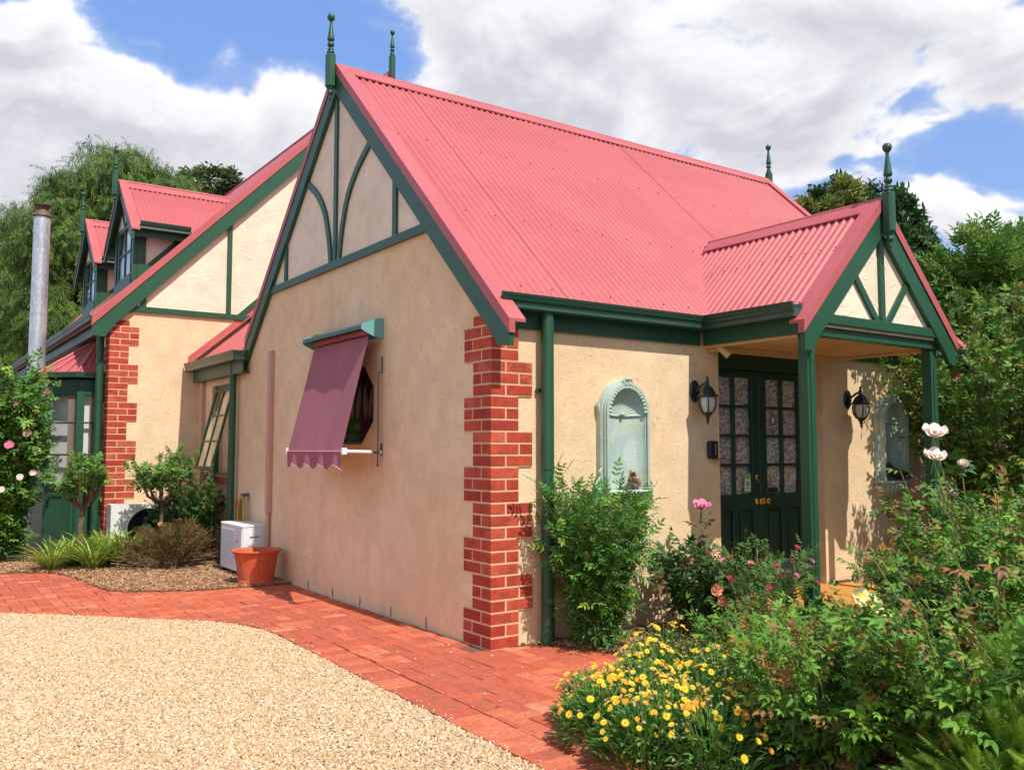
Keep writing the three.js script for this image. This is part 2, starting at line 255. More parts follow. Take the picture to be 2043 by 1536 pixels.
// bar of rectangular section between two points; w across 'side', h along the other
function bar(a, b, w, h, upHint = V(0, 1, 0), c = 0.003) {
  const A = V(...a), B = V(...b), L = A.distanceTo(B), d = B.clone().sub(A).normalize(), s = d.clone().cross(upHint).normalize(), u = s.clone().cross(d).normalize();
  const g = box(w, h, L, 0, 0, 0, c), m = new THREE.Matrix4().makeBasis(s, u, d.clone().negate()); m.setPosition(A.add(B).multiplyScalar(0.5)); g.applyMatrix4(m); return g;
}
function tube(pts, r, seg = 8, n = null, closed = false) { const c = new THREE.CatmullRomCurve3(pts.map((p) => V(...p)), closed, 'centripetal'); return new THREE.TubeGeometry(c, n ?? Math.max(2, (pts.length - 1) * 4), r, seg, closed); }
function pipe(a, b, r, seg = 16) { const A = V(...a), B = V(...b), g = new THREE.CylinderGeometry(r, r, A.distanceTo(B), seg); g.applyQuaternion(new THREE.Quaternion().setFromUnitVectors(V(0, 1, 0), B.clone().sub(A).normalize())); g.translate(...A.add(B).multiplyScalar(0.5).toArray()); return g; }
function lathe(pts, seg = 20) { return new THREE.LatheGeometry(pts.map((p) => new THREE.Vector2(p[0], p[1])), seg); }
// tapered limb through points with radii, few sides
function limb(pts, rs, seg = 5) {
  const pos = [], nor = [], uv = [], idx = []; let ref = V(0.31, 0.2, 0.93);
  for (let i = 0; i < pts.length; i++) {
    const d = (pts[Math.min(i + 1, pts.length - 1)]).clone().sub(pts[Math.max(i - 1, 0)]).normalize(), s = d.clone().cross(ref).normalize(), t = s.clone().cross(d).normalize();
    for (let k = 0; k <= seg; k++) { const a = k / seg * Math.PI * 2, n = s.clone().multiplyScalar(Math.cos(a)).addScaledVector(t, Math.sin(a)); nor.push(n.x, n.y, n.z); const p = pts[i].clone().addScaledVector(n, rs[i]); pos.push(p.x, p.y, p.z); uv.push(k / seg * 0.3, i * 0.2); }
  }
  for (let i = 0; i + 1 < pts.length; i++) for (let k = 0; k < seg; k++) { const a = i * (seg + 1) + k, b = a + seg + 1; idx.push(a, b, a + 1, b, b + 1, a + 1); }
  const g = new THREE.BufferGeometry(); g.setAttribute('position', new THREE.Float32BufferAttribute(pos, 3)); g.setAttribute('normal', new THREE.Float32BufferAttribute(nor, 3)); g.setAttribute('uv', new THREE.Float32BufferAttribute(uv, 2)); g.setIndex(idx); return g;
}
// corrugated sheet: starts at O, corrugations counted along A (unit), runs along D (vector)
function corrugated(O, A, D, width, pitch = 0.076, amp = 0.0085, phase = 0, lift = 0) {
  const o = V(...O), a = V(...A), d = V(...D), n = d.clone().cross(a).normalize(); if (n.y < 0) n.negate();
  const per = 8, N = Math.max(2, Math.round(width / pitch * per)), pos = [], nor = [], uv = [], idx = [], L = d.length();
  for (let i = 0; i <= N; i++) {
    const s = i / N * width, h = amp * Math.cos((s + phase) / pitch * Math.PI * 2), sl = -amp * Math.sin((s + phase) / pitch * Math.PI * 2) * Math.PI * 2 / pitch, nn = n.clone().addScaledVector(a, -sl).normalize();
    for (const t of [0, 1]) { const p = o.clone().addScaledVector(a, s).addScaledVector(d, t).addScaledVector(n, h + lift); pos.push(p.x, p.y, p.z); nor.push(nn.x, nn.y, nn.z); uv.push(o.x + o.z + s, t * L + o.y); }
    if (i) { const q = i * 2; idx.push(q - 2, q - 1, q, q, q - 1, q + 1); }
  }
  const g = new THREE.BufferGeometry(); g.setAttribute('position', new THREE.Float32BufferAttribute(pos, 3)); g.setAttribute('normal', new THREE.Float32BufferAttribute(nor, 3)); g.setAttribute('uv', new THREE.Float32BufferAttribute(uv, 2)); g.setIndex(idx);
  // face the same way as its normals
  const e1 = V(pos[3] - pos[0], pos[4] - pos[1], pos[5] - pos[2]), e2 = V(pos[6] - pos[0], pos[7] - pos[1], pos[8] - pos[2]); if (e1.cross(e2).dot(n) < 0) { for (let i = 0; i < idx.length; i += 3) [idx[i + 1], idx[i + 2]] = [idx[i + 2], idx[i + 1]]; g.setIndex(idx); }
  return g;
}
// run of gutter: profile [out, up] swept from a to b, 'out' a unit vector
function sweep(profile, a, b, out) {
  const P = new Poly(), A = V(...a), B = V(...b), o = V(...out), q = (p, at) => at.clone().addScaledVector(o, p[0]).add(V(0, p[1], 0)).toArray(), n = profile.length;
  const flip = B.clone().sub(A).cross(V(0, 1, 0)).dot(o) > 0;
  for (let i = 0; i < n; i++) { const p = profile[i], r = profile[(i + 1) % n]; const f = [q(p, A), q(r, A), q(r, B), q(p, B)]; P.face(...(flip ? f : f.reverse())); }
  const cap = THREE.ShapeUtils.triangulateShape(profile.map((p) => new THREE.Vector2(p[0], p[1])), []);
  for (const t of cap) { const f = t.map((i) => q(profile[i], A)), g = t.map((i) => q(profile[i], B)).reverse(); P.face(...f); P.face(...g); }
  return P.geo();
}
const GUT = [[0, 0], [0, -0.112], [0.112, -0.112], [0.118, -0.100], [0.112, -0.078], [0.114, -0.060], [0.124, -0.046], [0.128, -0.030], [0.128, -0.022], [0.134, -0.016], [0.136, 0.006], [0.122, 0.008], [0.112, -0.03], [0.03, -0.05], [0.01, 0]];

// ---------------------------------------------------------------- ground, drive, paving, beds
struct('ground', prism([[-60, 20], [90, 20], [90, -110], [-60, -110]], 'xz', -0.5, -0.05), M.soil);
// edge between gravel and paving, from the far left to the near right
const edgePts = [[-6.2, -5.25], [-4.2, -4.55], [-2.76, -3.77], [-2.1, -3.13], [-1.62, -2.62], [-1.27, -2.22], [-1.10, -1.75], [-1.075, -1.0], [-1.09, 0], [-1.11, 1.28], [-1.125, 2.14], [-1.15, 4.2]];
const edge = new THREE.CatmullRomCurve3(edgePts.map((p) => V(p[0], 0, p[1])), false, 'centripetal').getSpacedPoints(240).map((p) => [p.x, p.z]);
const innerPts = [[-6.2, -6.9], [-2.6, -6.62], [-2.05, -6.35], [-1.85, -5.7], [-1.78, -4.9], [-1.66, -4.42], [-1.25, -4.12], [-0.9, -3.98], [-0.53, -3.93], [-0.2, -3.9], [0.02, -3.9]];
const inner = new THREE.CatmullRomCurve3(innerPts.map((p) => V(p[0], 0, p[1])), false, 'centripetal').getSpacedPoints(120).map((p) => [p.x, p.z]);
const bedEdge = [[0.0, -0.02], [0.34, 0.02], [0.46, 0.14], [0.56, 0.32], [0.66, 0.6], [0.58, 0.95], [0.28, 1.32], [-0.14, 1.66], [-0.5, 2.0], [-0.74, 2.5], [-0.84, 3.2], [-0.9, 4.2]];
const pathPoly = [...edge, ...[...bedEdge].reverse(), [0.02, -3.9], ...[...inner].reverse()];
const inside = (p, poly) => { let c = false; for (let i = 0, j = poly.length - 1; i < poly.length; j = i++) { const a = poly[i], b = poly[j]; if ((a[1] > p[1]) !== (b[1] > p[1]) && p[0] < (b[0] - a[0]) * (p[1] - a[1]) / (b[1] - a[1]) + a[0]) c = !c; } return c; };
const near = (p, line) => { let best = 1e9, r = null; for (let i = 0; i + 1 < line.length; i++) { const a = line[i], b = line[i + 1], dx = b[0] - a[0], dz = b[1] - a[1], t = clamp(((p[0] - a[0]) * dx + (p[1] - a[1]) * dz) / (dx * dx + dz * dz)), q = [a[0] + dx * t, a[1] + dz * t], d = Math.hypot(p[0] - q[0], p[1] - q[1]); if (d < best) { best = d; const l = Math.hypot(dx, dz); r = { d, q, t: [dx / l, dz / l] }; } } return r; };
const path = struct('brick_path', prism(pathPoly, 'xz', -0.06, -0.012), M.sand);
{
  const R = rng(7), cand = [], BL = 0.230, BW = 0.1145, J = 0.0035;
  // herringbone, square to the walls
  const add = (x0, x1, z0, z1) => cand.push([[x0 + J / 2, z0 + J / 2], [x1 - J / 2, z0 + J / 2], [x1 - J / 2, z1 - J / 2], [x0 + J / 2, z1 - J / 2]]);
  for (let i = -70; i < 50; i++) for (let k = -40; k < 40; k++) {
    // unit cell of herringbone: along (BW, BW), across (2BL, ...)
    const ox = i * BW + k * 2 * BL, oz = i * BW; const x = ox - 0.03, z = oz - 0.6;
    if (x < -6.3 || x > 0.9 || z < -7.2 || z > 4.3) continue;
    add(x, x + BL, z, z + BW); add(x + BL, x + BL + BW, z + BW - BL, z + BW);
  }
  const clip = (poly, q, n) => { const out = []; for (let i = 0; i < poly.length; i++) { const a = poly[i], b = poly[(i + 1) % poly.length], da = (a[0] - q[0]) * n[0] + (a[1] - q[1]) * n[1], db = (b[0] - q[0]) * n[0] + (b[1] - q[1]) * n[1]; if (da >= 0) out.push(a); if ((da >= 0) !== (db >= 0)) { const t = da / (da - db); out.push([lerp(a[0], b[0], t), lerp(a[1], b[1], t)]); } } return out; };
  const area = (p) => { let s = 0; for (let i = 0; i < p.length; i++) { const a = p[i], b = p[(i + 1) % p.length]; s += a[0] * b[1] - b[0] * a[1]; } return Math.abs(s) / 2; };
  const BORDER = 0.236, list = [];
  const borderFrom = -0.95;                                  // a header course follows the gravel from here to the near end
  for (let poly of cand) {
    const c = [(poly[0][0] + poly[2][0]) / 2, (poly[0][1] + poly[2][1]) / 2];
    if (c[0] > 0.03 && c[1] < -0.03) continue;
    const e = near(c, edge); if (e.d < 0.45) { const inset = c[1] > borderFrom ? BORDER : 0.01, n = [e.t[1], -e.t[0]]; const sgn = -1; const nn = [n[0] * 1, n[1] * 1]; const dir = (inside([e.q[0] + nn[0] * 0.05, e.q[1] + nn[1] * 0.05], pathPoly)) ? 1 : -1; poly = clip(poly, [e.q[0] + nn[0] * inset * dir, e.q[1] + nn[1] * inset * dir], [nn[0] * dir, nn[1] * dir]); }
    if (c[1] < -3) { const f = near(c, inner); if (f.d < 0.3 && poly.length > 2) { const n = [f.t[1], -f.t[0]], dir = inside([f.q[0] + n[0] * 0.05, f.q[1] + n[1] * 0.05], pathPoly) ? 1 : -1; poly = clip(poly, f.q, [n[0] * dir, n[1] * dir]); } }
    if (c[0] > -0.3 && c[1] < 0 && poly.length > 2) poly = clip(poly, [-0.012, 0], [-1, 0]);
    if (c[1] > -0.2 && c[0] > -0.1 && poly.length > 2) { const f = near(c, bedEdge); if (f.d < 0.3) { const n = [f.t[1], -f.t[0]], dir = inside([f.q[0] + n[0] * 0.04, f.q[1] + n[1] * 0.04], pathPoly) ? 1 : -1; poly = clip(poly, f.q, [n[0] * dir, n[1] * dir]); } }
    if (poly.length < 3 || area(poly) < 0.0018) continue;
    const m = poly.reduce((a, q) => [a[0] + q[0] / poly.length, a[1] + q[1] / poly.length], [0, 0]);
    if (inside(m, pathPoly)) list.push(poly);
  }
  // the header course
  let s = 0; const fine = new THREE.CatmullRomCurve3(edgePts.map((p) => V(p[0], 0, p[1])), false, 'centripetal').getSpacedPoints(4000).map((p) => [p.x, p.z]);
  let last = fine[0];
  for (const p of fine) { s += Math.hypot(p[0] - last[0], p[1] - last[1]); if (p[1] > borderFrom && s >= BW) { const t = [(p[0] - last[0]), (p[1] - last[1])], l = Math.hypot(...t) || 1, tx = t[0] / l, tz = t[1] / l, nx = -tz * -1, nz = tx * -1; const n = inside([p[0] + nx * 0.05, p[1] + nz * 0.05], pathPoly) ? [nx, nz] : [-nx, -nz]; const h = BW / 2 - J / 2; const c = p; list.push([[c[0] - tx * h + n[0] * 0.004, c[1] - tz * h + n[1] * 0.004], [c[0] + tx * h + n[0] * 0.004, c[1] + tz * h + n[1] * 0.004], [c[0] + tx * h + n[0] * BL, c[1] + tz * h + n[1] * BL], [c[0] - tx * h + n[0] * BL, c[1] - tz * h + n[1] * BL]]); s = 0; } last = p; }
  const brickGeo = (poly, lift) => {                          // a paver with worn, bevelled upper edges
    const m = poly.reduce((a, q) => [a[0] + q[0] / poly.length, a[1] + q[1] / poly.length], [0, 0]), b = 0.004, P = new Poly(), tilt = (R() - 0.5) * 0.012, tilt2 = (R() - 0.5) * 0.012;
    const y = (q) => lift + (q[0] - m[0]) * tilt + (q[1] - m[1]) * tilt2, top = poly.map((q) => { const d = [q[0] - m[0], q[1] - m[1]], l = Math.hypot(...d); const k = 1 - b * 1.4 / l; const w = [m[0] + d[0] * k, m[1] + d[1] * k]; return [w[0], y(w), w[1]]; }), lo = poly.map((q) => [q[0], y(q) - 0.004, q[1]]), bo = poly.map((q) => [q[0], -0.04, q[1]]);
    const cw = (poly[1][0] - poly[0][0]) * (poly[2][1] - poly[1][1]) - (poly[1][1] - poly[0][1]) * (poly[2][0] - poly[1][0]) > 0, F = (f) => P.face(...(cw ? f.reverse() : f));
    F([...top]); for (let i = 0; i < poly.length; i++) { const j = (i + 1) % poly.length; F([top[i], lo[i], lo[j], top[j]]); F([lo[i], bo[i], bo[j], lo[j]]); }
    return P.geo(R() * 3, R() * 3);
  };
  const items = list.map((p) => { const m = p.reduce((a, q) => [a[0] + q[0] / p.length, a[1] + q[1] / p.length], [0, 0]); return { p, d: Math.hypot(m[0] + 3.6, m[1] - 5.4), m }; });
  // in view first, then by nearness
  const seen = (m) => { const dx = m[0] + 3.631, dz = m[1] - 5.45, f = dx * 0.5736 - dz * 0.8192, r = dx * 0.8192 + dz * 0.5736; return Math.abs(r / f) < 0.6 && f > 3.2 && !(m[0] > 0.1 && m[1] > 1.0); };
  const far = []; let n = 0;
  items.sort((a, b) => a.d - b.d);
  for (const it of items) {
    const k = (() => { const v = R(), g = fbm(it.m[0] * 1.1 + 9, it.m[1] * 1.1 + 9, 64, 3, 3); if (v > 0.965) return 5; if (g > 0.56 && v < 0.6) return 4; return Math.floor(v / 0.965 * 4); })();
    const geo = brickGeo(it.p, (R() - 0.5) * 0.006);
    if (seen(it.m) && n < 300) { part(n ? `brick_${String(n).padStart(3, '0')}` : 'brick', geo, M.paver[k], path); n++; } else far.push([geo, k]);
  }
  for (let k = 0; k < 6; k++) { const g = far.filter((f) => f[1] === k).map((f) => f[0]); if (g.length) part('paving_bricks', g, M.paver[k], path, undefined, 'stuff'); }
}
// gravel drive
const gravelPoly = [...edge, [-1.3, 9], [-9, 9], [-9, -5.9]];
struct('gravel_drive', prism(gravelPoly, 'xz', -0.08, -0.018), M.gravelBed);
function scatter(name, geo, mat, parent, items, kind = 'stuff') {
  const im = new THREE.InstancedMesh(geo, mat, items.length), m = new THREE.Matrix4(), c = new THREE.Color(); im.name = name; im.castShadow = im.receiveShadow = true;
  items.forEach((it, i) => { if (it.m) m.copy(it.m); else m.compose(it.p, it.q, it.s); im.setMatrixAt(i, m); im.setColorAt(i, c.setRGB(...it.c)); });
  im.userData.kind = kind; parent.add(im); return im;
}
{
  const R = rng(11), items = [], g = new THREE.IcosahedronGeometry(1, 0), q = new THREE.Quaternion(), e = new THREE.Euler();
  const tones = [[0.530, 0.362, 0.187], [0.550, 0.405, 0.235], [0.480, 0.304, 0.144], [0.570, 0.444, 0.287], [0.420, 0.251, 0.113], [0.510, 0.381, 0.231], [0.610, 0.521, 0.383], [0.340, 0.241, 0.152]];
  let n = 0; const e3 = edge;
  for (let k = 0; k < 1300000 && items.length < 400000; k++) {
    const x = -6.2 + R() * 5.22, z = -5.2 + R() * 9.0, dx = x + 3.631, dz = z - 5.45, f = dx * 0.5736 - dz * 0.8192, r = dx * 0.8192 + dz * 0.5736;
    if (f < 2.2 || Math.abs(r / f) > 1.0) continue;
    const spill = R() < 0.03 ? R() * R() * 0.12 : 0; if (!inside([x - spill, z + spill * 0.4], gravelPoly)) continue;
    const s = 0.0042 + R() * R() * 0.0066, t = tones[Math.floor(Math.pow(R(), 1.35) * 8)], l = 0.97 + R() * 0.26;
    const hump = 0.008 * (fbm(x * 3 + 20, z * 3 + 20, 512, 4, 3) - 0.5);
    items.push({ p: V(x, (inside([x, z], gravelPoly) ? -0.016 + R() * 0.007 + hump : 0.002) + s * 0.5, z), q: new THREE.Quaternion().setFromEuler(e.set(R() * 6, R() * 6, R() * 6)), s: V(s * (0.8 + R() * 0.6), s * (0.6 + R() * 0.4), s * (0.8 + R() * 0.5)), c: [t[0] * l, t[1] * l, t[2] * l] });
  }
  // stray stones kicked onto the paving
  for (let k = 0; k < 40; k++) { const x = -1.1 + R() * 1.6, z = -3.4 + R() * 4.6, s = 0.006 + R() * 0.004; if (inside([x, z], pathPoly)) items.push({ p: V(x, s * 0.5, z), q: new THREE.Quaternion().setFromEuler(e.set(R() * 6, R() * 6, R() * 6)), s: V(s, s * 0.7, s), c: [0.55, 0.42, 0.28] }); }
  const o = scatter('gravel_stones', g, M.stone, scene, items); o.userData.label = 'pale golden gravel stones covering the drive'; o.userData.category = 'gravel';
}
// mulch beds
const bedLeft = [...inner, [0.0, -3.9], [0.0, -7.62], [-1.24, -7.62], [-1.24, -12], [-6.2, -12]];
struct('mulch_bed', prism(bedLeft, 'xz', -0.08, 0.006), M.mulchBed);
const bedRight = [...bedEdge, [6.9, 4.2], [6.9, 0.002], [4.1, 0.002], [4.1, 1.35], [2.2, 1.35], [2.2, 0.002], [0.0, 0.002]];
struct('mulch_bed_001', prism(bedRight, 'xz', -0.08, 0.005), M.mulchBed);
{
  const R = rng(23), items = [], g = box(1, 0.16, 0.28, 0, 0, 0), e = new THREE.Euler(), q = () => new THREE.Quaternion().setFromEuler(e.set((R() - 0.5) * 0.9, R() * 6.3, (R() - 0.5) * 0.9));
  const tones = [[0.38, 0.20, 0.095], [0.50, 0.29, 0.14], [0.27, 0.135, 0.062], [0.56, 0.37, 0.20], [0.20, 0.10, 0.05]];
  const put = (x, z, y) => { const s = 0.016 + R() * 0.032, t = tones[Math.floor(R() * 5)]; items.push({ p: V(x, y + R() * 0.014, z), q: q(), s: V(s, s * 0.8, s * 0.8), c: t }); };
  for (let k = 0; k < 60000; k++) { const x = -3.2 + R() * 3.2, z = -8.2 + R() * 4.4; if (inside([x, z], bedLeft) && items.length < 26000) put(x, z, 0.01); }
  for (let k = 0; k < 26000; k++) { const x = -0.9 + R() * 3.2, z = R() * 3.4; if (inside([x, z], bedRight)) put(x, z, 0.01); }
  const o = scatter('bark_chips', g, M.chip, scene, items); o.userData.label = 'brown bark chips strewn over the garden beds'; o.userData.category = 'mulch';
}

{
  // a few fallen leaves and twigs on the drive and the paving
  const R = rng(77), items = [], g = new THREE.BufferGeometry(), e = new THREE.Euler();
  g.setAttribute('position', new THREE.Float32BufferAttribute([0, 0, 0, 0.3, 0.12, 0.35, 0, 0.02, 1, -0.3, 0.12, 0.35, 0, 0, 0.35], 3)); g.setIndex([0, 4, 1, 1, 4, 2, 0, 3, 4, 3, 2, 4]); g.computeVertexNormals();
  for (let k = 0; k < 150; k++) { const x = -4.2 + R() * 4.1, z = -4.6 + R() * 6.2, s = 0.015 + R() * 0.02; if (x > -0.05) continue; items.push({ p: V(x, 0.004 + R() * 0.004, z), q: new THREE.Quaternion().setFromEuler(e.set((R() - 0.5) * 0.5, R() * 6.3, (R() - 0.5) * 0.5)), s: V(s * (0.4 + R() * 0.5), s, s), c: [[0.28, 0.15, 0.05], [0.36, 0.24, 0.08], [0.18, 0.10, 0.05]][Math.floor(R() * 3)] }); }
  const o = scatter('fallen_leaves', g, M.chip, scene, items); o.userData.label = 'small dry leaves fallen on drive and paving'; o.userData.category = 'leaves';
}

// ---------------------------------------------------------------- the cottage
const house = thing('cottage', 'cream rendered cottage with corrugated red roof and dark green timber trim', 'house');
const YR = 5.36, ZR = -2.8, SL = 0.964, WX = 6.6, EAVE = 0.10;                 // main roof
const mainY = (z) => YR - SL * Math.abs(z - ZR);
const CX = 3.24, PY = 3.575, PS = 1.027, PZ = 1.15;                             // porch roof
const porchY = (x) => PY - PS * Math.abs(x - CX);
const WS = 1.02, WXC = 2.97, WZ = -7.6, WX0 = -1.21, WY = 3.24 + WS * (2.97 + 1.434);   // wing roof
const wingY = (x) => WY - WS * Math.abs(x - WXC);
const oct = [[-1.955, 2.03], [-2.17, 2.24], [-2.69, 2.24], [-2.905, 2.03], [-2.905, 1.71], [-2.66, 1.50], [-2.2, 1.50], [-1.955, 1.71]];
const hop = [[-6.14, 1.10], [-6.98, 1.10], [-6.98, 2.32], [-6.14, 2.32]];
// walls
part('gable_wall', prism([[0, -0.06], [0, mainY(0) - 0.07], [ZR, YR - 0.07], [-5.6, mainY(-5.6) - 0.07], [-5.6, -0.06]], 'zy', 0, 0.25, [oct]), M.render, house, 'shaded render end wall under the tall gable');
part('link_wall', prism([[-5.601, -0.06], [-5.601, 2.60], [-7.6, 2.60], [-7.6, -0.06]], 'zy', 0.004, 0.25, [hop]), M.render, house);
part('front_wall', prism([[0.25, -0.06], [0.25, 2.56], [6.6, 2.56], [6.6, -0.06], [3.95, -0.06], [3.95, 2.34], [2.45, 2.34], [2.45, -0.06]], 'xy', -0.25, 0), M.render, house, 'sunlit render wall beside the double door');
part('end_wall', prism([[-0.25, -0.06], [-0.25, mainY(-0.25) - 0.07], [ZR, YR - 0.07], [-5.6, mainY(-5.6) - 0.07], [-5.6, -0.06]], 'zy', 6.35, 6.6), M.render, house);
part('back_wall', range(0.25, 6.35, -0.06, 2.6, -5.6, -5.4), M.render, house);
part('wing_front_wall', prism([[WX0, -0.06], [WX0, 3.30], [-0.9, 3.36], [6.9, 3.36], [7.15, 3.30], [7.15, -0.06]], 'xy', -7.85, WZ), M.render, house, 'sunlit render wall of the tall wing');
part('wing_gable', prism([[-1.19, 3.36], [WXC, WY - 0.09], [7.13, 3.36]], 'xy', -7.85, WZ + 0.004), M.panel, house, 'cream textured infill of the wing gable');
part('wing_side_wall', prism([[-7.85, -0.06], [-7.85, 3.3], [-17, 3.3], [-17, -0.06]], 'zy', WX0, -1.0), M.render, house);
part('wing_side_wall', prism([[-7.85, -0.06], [-7.85, 3.3], [-17, 3.3], [-17, -0.06]], 'zy', 6.9, 7.15), M.render, house);
part('wing_back_wall', prism([[WX0, -0.06], [WX0, 3.3], [WXC, WY - 0.1], [7.15, 3.3], [7.15, -0.06]], 'xy', -17, -16.8), M.render, house);
part('room_floor', range(0.3, 6.3, -0.02, 0.1, -5.4, -0.26), M.inside, house);
for (let i = 0; i < 5; i++) part('weep_slot', box(0.006, 0.085, 0.009, -0.001, 0.05, -0.95 - i * 0.62), M.black, house);
// quoins
function quoin(x, z, courses, sx, name, label, pitch = 0.0881) {
  const H = pitch - 0.0115, core = [], R = rng(99 + courses), L = 0.238, h = 0.116, j = 0.0115, T = 0.012, q = [];
  const put = (x0, x1, z0, z1, y) => { const k = Math.floor(R() * 4); q.push([range(x0, x1, y + 0.0055, y + 0.0055 + H, z0, z1, 0.004, R() * 2, R() * 2), k]); };
  const P = (a, b, c, d, y) => put(Math.min(x + sx * a, x + sx * b), Math.max(x + sx * a, x + sx * b), z + c, z + d, y);
  for (let i = 0; i < courses; i++) {
    const y = i * pitch, even = Math.floor(i / 3) % 2 === 0, m = i % 3;
    // even groups: long on the side face, short on the front face
    const stretcherFront = even ? m !== 1 : m === 1, F = even ? L : L + j + h, Gd = even ? L + j + h : L;
    if (stretcherFront) { P(-T, L, -h, T, y); if (F > L + 0.01) P(L + j, F, -0.06, T, y); if (even) P(-T, 0.06, -h - j - L, -h - j, y); else P(-T, 0.06, -L, -h - j, y); }
    else { P(-T, h, -L, T, y); if (even) P(h + j, L, -0.06, T, y); else P(h + j, F, -0.06, T, y); if (Gd > L + 0.01) P(-T, 0.06, -Gd, -L - j, y); }
    const t = T - 0.0028;
    const c0 = Math.min(x - sx * t, x + sx * F - sx * 0.002), c1 = Math.max(x - sx * t, x + sx * F - sx * 0.002);
    core.push(range(c0, c1, y, y + pitch, z - 0.03, z + t)); core.push(range(Math.min(x - sx * t, x + sx * 0.03), Math.max(x - sx * t, x + sx * 0.03), y, y + pitch, z - Gd + 0.002, z - 0.03));
  }
  const body = part(name, core, M.mortar, house, label);
  q.forEach(([g, k]) => part('brick', g, M.brick[k], body));
}
quoin(0, 0, 28, 1, 'brick_quoin', 'red brick quoin at the near corner');
quoin(WX0, WZ, 37, 1, 'brick_quoin', 'red brick quoin at the corner of the wing', 0.0875);
quoin(WX, 0, 28, -1, 'brick_quoin', 'red brick quoin beyond the porch');

// main roof
const deck = (pts, plane, a, b) => prism(pts, plane, a, b);
const roof = part('main_roof', deck([[EAVE - 0.02, mainY(EAVE - 0.02) - 0.03], [ZR, YR - 0.03], [-5.75, mainY(-5.75) - 0.03], [-5.75, mainY(-5.75) - 0.07], [ZR, YR - 0.075], [EAVE - 0.02, mainY(EAVE - 0.02) - 0.07]], 'zy', -0.008, 6.66), M.roofRed, house, 'steep corrugated red main roof');
{
  const n = 9, W = 6.70 / n, down = [0, mainY(EAVE) - YR, EAVE - ZR], back = [0, mainY(-5.8) - YR, -5.8 - ZR];
  for (let i = 0; i < n; i++) {
    part('roof_sheet', corrugated([-0.03 + i * W, YR - 0.012, ZR], [1, 0, 0], down, W + 0.03, 0.0762, 0.0108, i * W, (i % 2) * 0.004), M.roofRed, roof);
    part('roof_sheet', corrugated([-0.03 + i * W, YR - 0.012, ZR], [1, 0, 0], back, W + 0.03, 0.0762, 0.0108, i * W, (i % 2) * 0.004), M.roofRed, roof);
  }
  const n1 = V(0, ZR * 0 + 1, SL).normalize();
  const capSide = (s) => { const P = new Poly(), a = 0.165, o = 0.016, c = 1 / Math.hypot(1, SL), f = (x, d, e) => [x, YR - SL * d * c + e * c, ZR + s * (d * c + e * SL * c)]; const x0 = -0.06, x1 = 6.70; const q = [f(x0, 0.02, o + 0.004), f(x1, 0.02, o + 0.004), f(x1, a, o), f(x0, a, o)], r = [f(x0, a, o), f(x1, a, o), f(x1, a + 0.004, o - 0.012), f(x0, a + 0.004, o - 0.012)]; if (s > 0) { q.reverse(); r.reverse(); } P.face(...q); P.face(...r); return P.geo(); };
  part('ridge_cap', [capSide(1), capSide(-1), pipe([-0.06, YR + 0.004, ZR], [6.70, YR + 0.004, ZR], 0.024, 10)], M.capRed, roof);
  // folded barge capping over both verges
  for (const [x0, x1, outx] of [[-0.062, 0.085, -0.062], [6.56, 6.70, 6.70]]) for (const [ze, s] of [[0.315, 1], [-5.45, -1]]) {
    const yE = mainY(ze), c = 1 / Math.hypot(1, SL), k = 0.018, P = [];
    const pts = (lo, hi) => [[ZR, YR + hi], [ze, yE + hi], [ze, yE + lo], [ZR, YR + lo]];
    P.push(prism(pts(0.006, 0.030), 'zy', x0, x1)); P.push(prism(pts(-0.072, 0.0295), 'zy', outx < 0 ? outx - 0.001 : outx - 0.003, outx < 0 ? outx + 0.003 : outx + 0.001));
    if (s > 0) P.push(range(outx < 0 ? -0.062 : 6.61, outx < 0 ? -0.010 : 6.70, yE - 0.075, yE + 0.028, ze - 0.001, ze + 0.003));
    part('barge_cap', P, M.capRed, roof);
  }
  const scr = []; for (let i = 0; i < 44; i++) for (const d of [0.10, 0.95, 1.9, 2.7]) { if ((i + (d > 1 ? 1 : 0)) % 2) continue; const x = 0.14 + i * 0.1524; if (x > 6.5) continue; const z = ZR + d + (d < 0.2 ? 0 : 0.06), b = new THREE.CylinderGeometry(0.0055, 0.0065, 0.011, 6); b.rotateX(Math.atan(SL)); b.translate(x, mainY(z) + (d < 0.2 ? 0.014 : 0.004), z); scr.push(b); }
  part('roof_screws', scr, M.caneRed, roof, undefined, 'stuff');
}
// main gable timbers
const TX0 = -0.030;
const bargeL = (s) => { const ze = s > 0 ? 0.302 : -5.66 + 0; const o = (z, k) => [ZR + s * (z - ZR), mainY(z) + k]; const e = 0.302; return prism(s > 0 ? [o(ZR, -0.045), o(e, -0.045), [e, 2.19], [e - 0.15, 2.205], o(e - 0.19, -0.285), o(ZR, -0.285)] : [[ZR, YR - 0.045], [-5.56, mainY(-5.56) - 0.045], [-5.66, 2.47], [-5.60, 2.44], [-5.42, mainY(-5.42) - 0.285], [ZR, YR - 0.285]], 'zy', -0.055, -0.010); };
part('barge_board', bargeL(1), M.green, house); part('barge_board', bargeL(-1), M.green, house);
for (const s of [1, -1]) part('barge_board', prism([[ZR, YR - 0.045], [ZR + s * 3.1, mainY(ZR + s * 3.1) - 0.045], [ZR + s * 3.1, mainY(ZR + s * 3.1) - 0.22], [ZR, YR - 0.285]], 'zy', 6.61, 6.655), M.green, house);
part('gable_panel', prism([[-0.86, 3.34], [ZR, YR - 0.2], [-4.74, 3.34]], 'zy', -0.006, 0.003), M.panel, house, 'cream textured infill of the shaded main gable');
const tim = (name, pts, t0 = TX0) => part(name, prism(pts, 'zy', t0, -0.004), M.green, house);
tim('tie_beam', [[-0.94, 3.272], [-4.68, 3.272], [-4.60, 3.348], [-1.02, 3.348]], -0.036);
